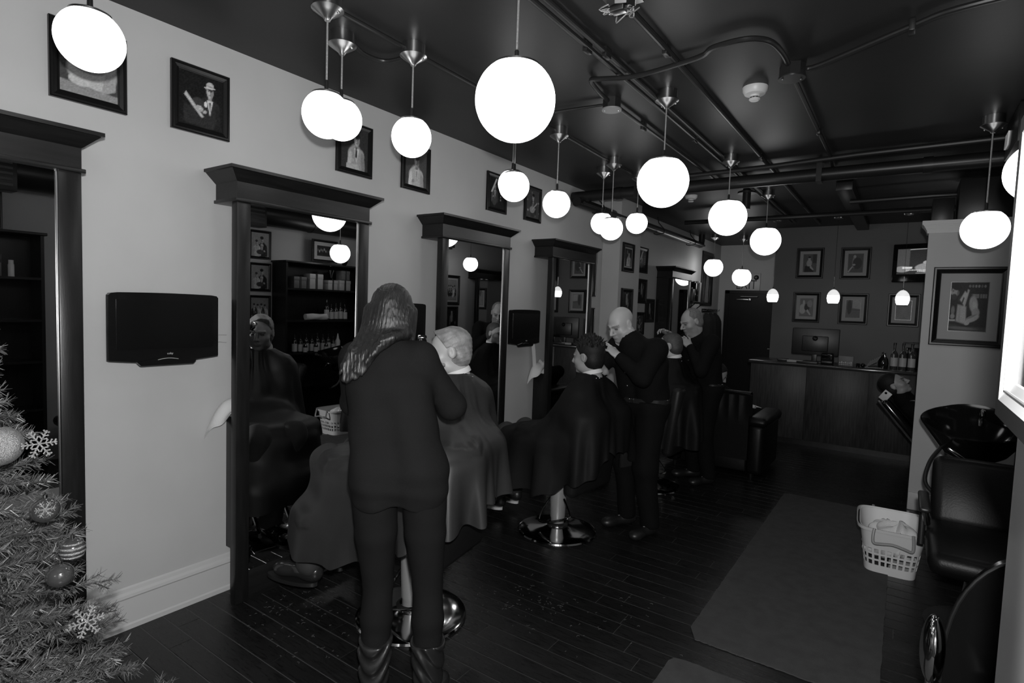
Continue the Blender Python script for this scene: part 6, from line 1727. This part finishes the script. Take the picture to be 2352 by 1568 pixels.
# ------------------------------------------------------------------ two people waiting
def waiting():
    # reading in the armchair, seen over its back
    base = (1.42, 6.25); t = thing('person', 'person bent over reading in the black armchair', 'person', (base[0], base[1], 0)); F = (.35, .94)
    T = lambda s, f, z: P3(base, F, s, f, z)
    H = Head((1.345, 6.32, .955), (.80, .20, -.50), (.45, .1, .9), .95)
    nb = H.p(0, -.05, -.15)
    J = dict(hip=T(0, -.05, .52), chest=T(-.05, .0, .70), neck=nb, shR=nb+P3((0, 0), F, .17, 0, -.07), shL=nb+P3((0, 0), F, -.17, 0, -.07), elR=T(.24, .12, .58), elL=T(-.24, .12, .58), wrR=T(.10, .36, .56), wrL=T(-.10, .36, .56),
             knR=T(.12, .50, .50), knL=T(-.12, .50, .50), anR=T(.12, .55, .10), anL=T(-.12, .55, .10), toR=T(.13, .68, .05), toL=T(-.13, .68, .05))
    B = Blob(.006, .02); body(B, J, .92); H.add(B); B.cap(nb, H.p(0, -.03, -.085), .058, .056, .03); hand(B, J['wrR'], (-.2, .8, .2), (0, 0, 1), .6); hand(B, J['wrL'], (.2, .8, .2), (0, 0, 1), .6, side=-1)
    blob_obj('body', B, M_SKIN2, t, H.tone(.35)); hair_crop(t, H, M_HAIRB)
    B = Blob(.008, .045); s_ = U(J['shL']-J['shR'])
    for a in (-1, 1): B.cap(J['hip']+s_*.08*a, J['chest']+s_*.09*a, .12, .125)
    B.cap(J['chest'], J['neck'], .115, .075)
    for n in 'RL': B.cap(J['chest'], J['sh'+n], .09, .072); B.cap(J['sh'+n], J['el'+n], .07, .06); B.cap(J['el'+n], J['wr'+n], .058, .042)
    blob_obj('jacket', B, M_CLOTH, t)
    B = Blob(.009, .04)
    for n in 'RL': B.cap(J['hip'], J['kn'+n], .11, .08); B.cap(J['kn'+n], J['an'+n], .08, .065)
    blob_obj('trousers', B, M_CLOTH, t)
    for n in 'RL':
        B = Blob(.007, .015); shoe(B, J['an'+n], J['to'+n]); B.cuts = [lambda X, Y, Z: .004-Z]; blob_obj('shoe', B, M_SHOE, t)
    p = T(0, .42, .50); b = MB()
    for sg in (-1, 1): b.box((p[0]+sg*.075, p[1], p[2]+.02), (.15, .008, .21), rotm(rx=-.6, ry=sg*.25), 0)
    tag(b.obj('magazine', mat('magazine_pages', .5, .5)), 'open magazine held by the reader in the armchair', 'magazine')
    # leaning back beyond the partition
    base = (3.36, 6.62); t = thing('person', 'person leaning back beyond the partition with face turned up', 'person', (base[0], base[1], 0))
    H = Head((2.945, 6.62, .985), (.72, -.12, .62), (-.72, 0, .66), 1.0)
    nb = H.p(0, -.03, -.155)
    hip = np.array([3.50, 6.64, .50]); ch = nb*.65+hip*.35-np.array([0, 0, .02]); Y = np.array([0, 1., 0])
    J = dict(hip=hip, chest=ch, neck=nb, shR=nb-Y*.18+[.07, 0, -.06], shL=nb+Y*.18+[.07, 0, -.06], elR=[3.28, 6.36, .62], elL=[3.28, 6.90, .62], wrR=[3.48, 6.40, .66], wrL=[3.48, 6.86, .66],
             knR=[3.86, 6.56, .56], knL=[3.86, 6.74, .56], anR=[3.88, 6.55, .12], anL=[3.88, 6.75, .12], toR=[3.93, 6.54, .06], toL=[3.93, 6.76, .06])
    J = {k: np.array(v, float) for k, v in J.items()}
    B = Blob(.0055, .02); body(B, J, .92); H.add(B); B.cap(nb, H.p(0, -.02, -.085), .058, .056, .03); hand(B, J['wrR'], (.9, .2, 0), (0, 0, -1), .4); hand(B, J['wrL'], (.9, -.2, 0), (0, 0, -1), .4, side=-1)
    blob_obj('body', B, M_SKIN2, t, H.tone(.3))
    B = Blob(.0055, .02)
    B.ell(H.p(0, -.026, .042), (.084, .108, .094), H.A); B.ell(H.p(0, -.05, -.02), (.080, .072, .08), H.A)
    def cut(X, Y_, Z):
        f = (X-H.o[0])*H.f[0]+(Y_-H.o[1])*H.f[1]+(Z-H.o[2])*H.f[2]; u = (X-H.o[0])*H.u[0]+(Y_-H.o[1])*H.u[1]+(Z-H.o[2])*H.u[2]
        return np.maximum(np.maximum(f-(.022+.8*np.clip(u-.03, 0, .1)), .030-np.sqrt((f+.006)**2+(u+.004)**2)), -.07-u+.3*np.clip(f+.02, -.05, .1))
    B.cuts = [cut]; blob_obj('hair', B, M_HAIRB, t)
    B = Blob(.007, .045)
    for a in (-1, 1): B.cap(J['hip']+Y*.08*a, J['chest']+Y*.09*a, .12, .125)
    B.cap(J['chest'], J['neck'], .115, .078)
    for n in 'RL': B.cap(J['chest'], J['sh'+n], .09, .072); B.cap(J['sh'+n], J['el'+n], .07, .06); B.cap(J['el'+n], J['wr'+n], .058, .042)
    B.cap(nb, nb+U(H.p(0, -.02, -.1)-nb)*.03, .085, .078, .02); B.disp = wrinkle(.004, 24, 24, 31)
    blob_obj('jacket', B, M_CLOTH, t)
    B = Blob(.009, .04)
    for n in 'RL': B.cap(J['hip'], J['kn'+n], .11, .08); B.cap(J['kn'+n], J['an'+n], .08, .065)
    blob_obj('trousers', B, M_CLOTH, t)
    for n in 'RL':
        B = Blob(.007, .015); shoe(B, J['an'+n], J['to'+n]); B.cuts = [lambda X, Y_, Z: .004-Z]; blob_obj('shoe', B, M_SHOE, t)
    c = thing('reclining_chair', 'black reclining chair with chrome edge beyond the partition', 'chair', (3.42, 6.63, 0))
    R = rotm(ry=-.72)
    MB().box((-.36, 0, .60), (.08, .46, .62), rotm(ry=-.70), .03).obj('backrest', M_TVB, c)
    MB().box((.12, 0, .36), (.60, .50, .12), None, .04).obj('seat', M_LEATH, c)
    for sy in (-.25, .25): MB().tube([(-.60, sy, .84), (-.28, sy, .46), (-.15, sy, .36)], .012, 8).obj('chrome_rail', M_CHROME, c)
    MB().lathe([(0, 0), (.24, 0), (.24, .015), (.05, .04), (.04, .3), (0, .3)], 28, (.1, 0, 0)).obj('pedestal', M_CHROME, c)
    f = thing('phone', 'pale phone propped behind the leaning head', 'phone', (2.875, 6.46, .885))
    Rp = rotm(rz=-.25, ry=.6)
    MB().box((0, 0, 0), (.072, .010, .10), Rp, .004).obj('case', M_WPL, f)
    MB().lathe([(0, -.002), (.011, -.002), (.011, .002), (0, .002)], 20, tuple(Rp @ Vector((-.012, -.006, .026))), Rp @ Matrix.Rotation(PI/2, 3, 'X')).obj('camera_ring', M_TVB, f)
waiting()
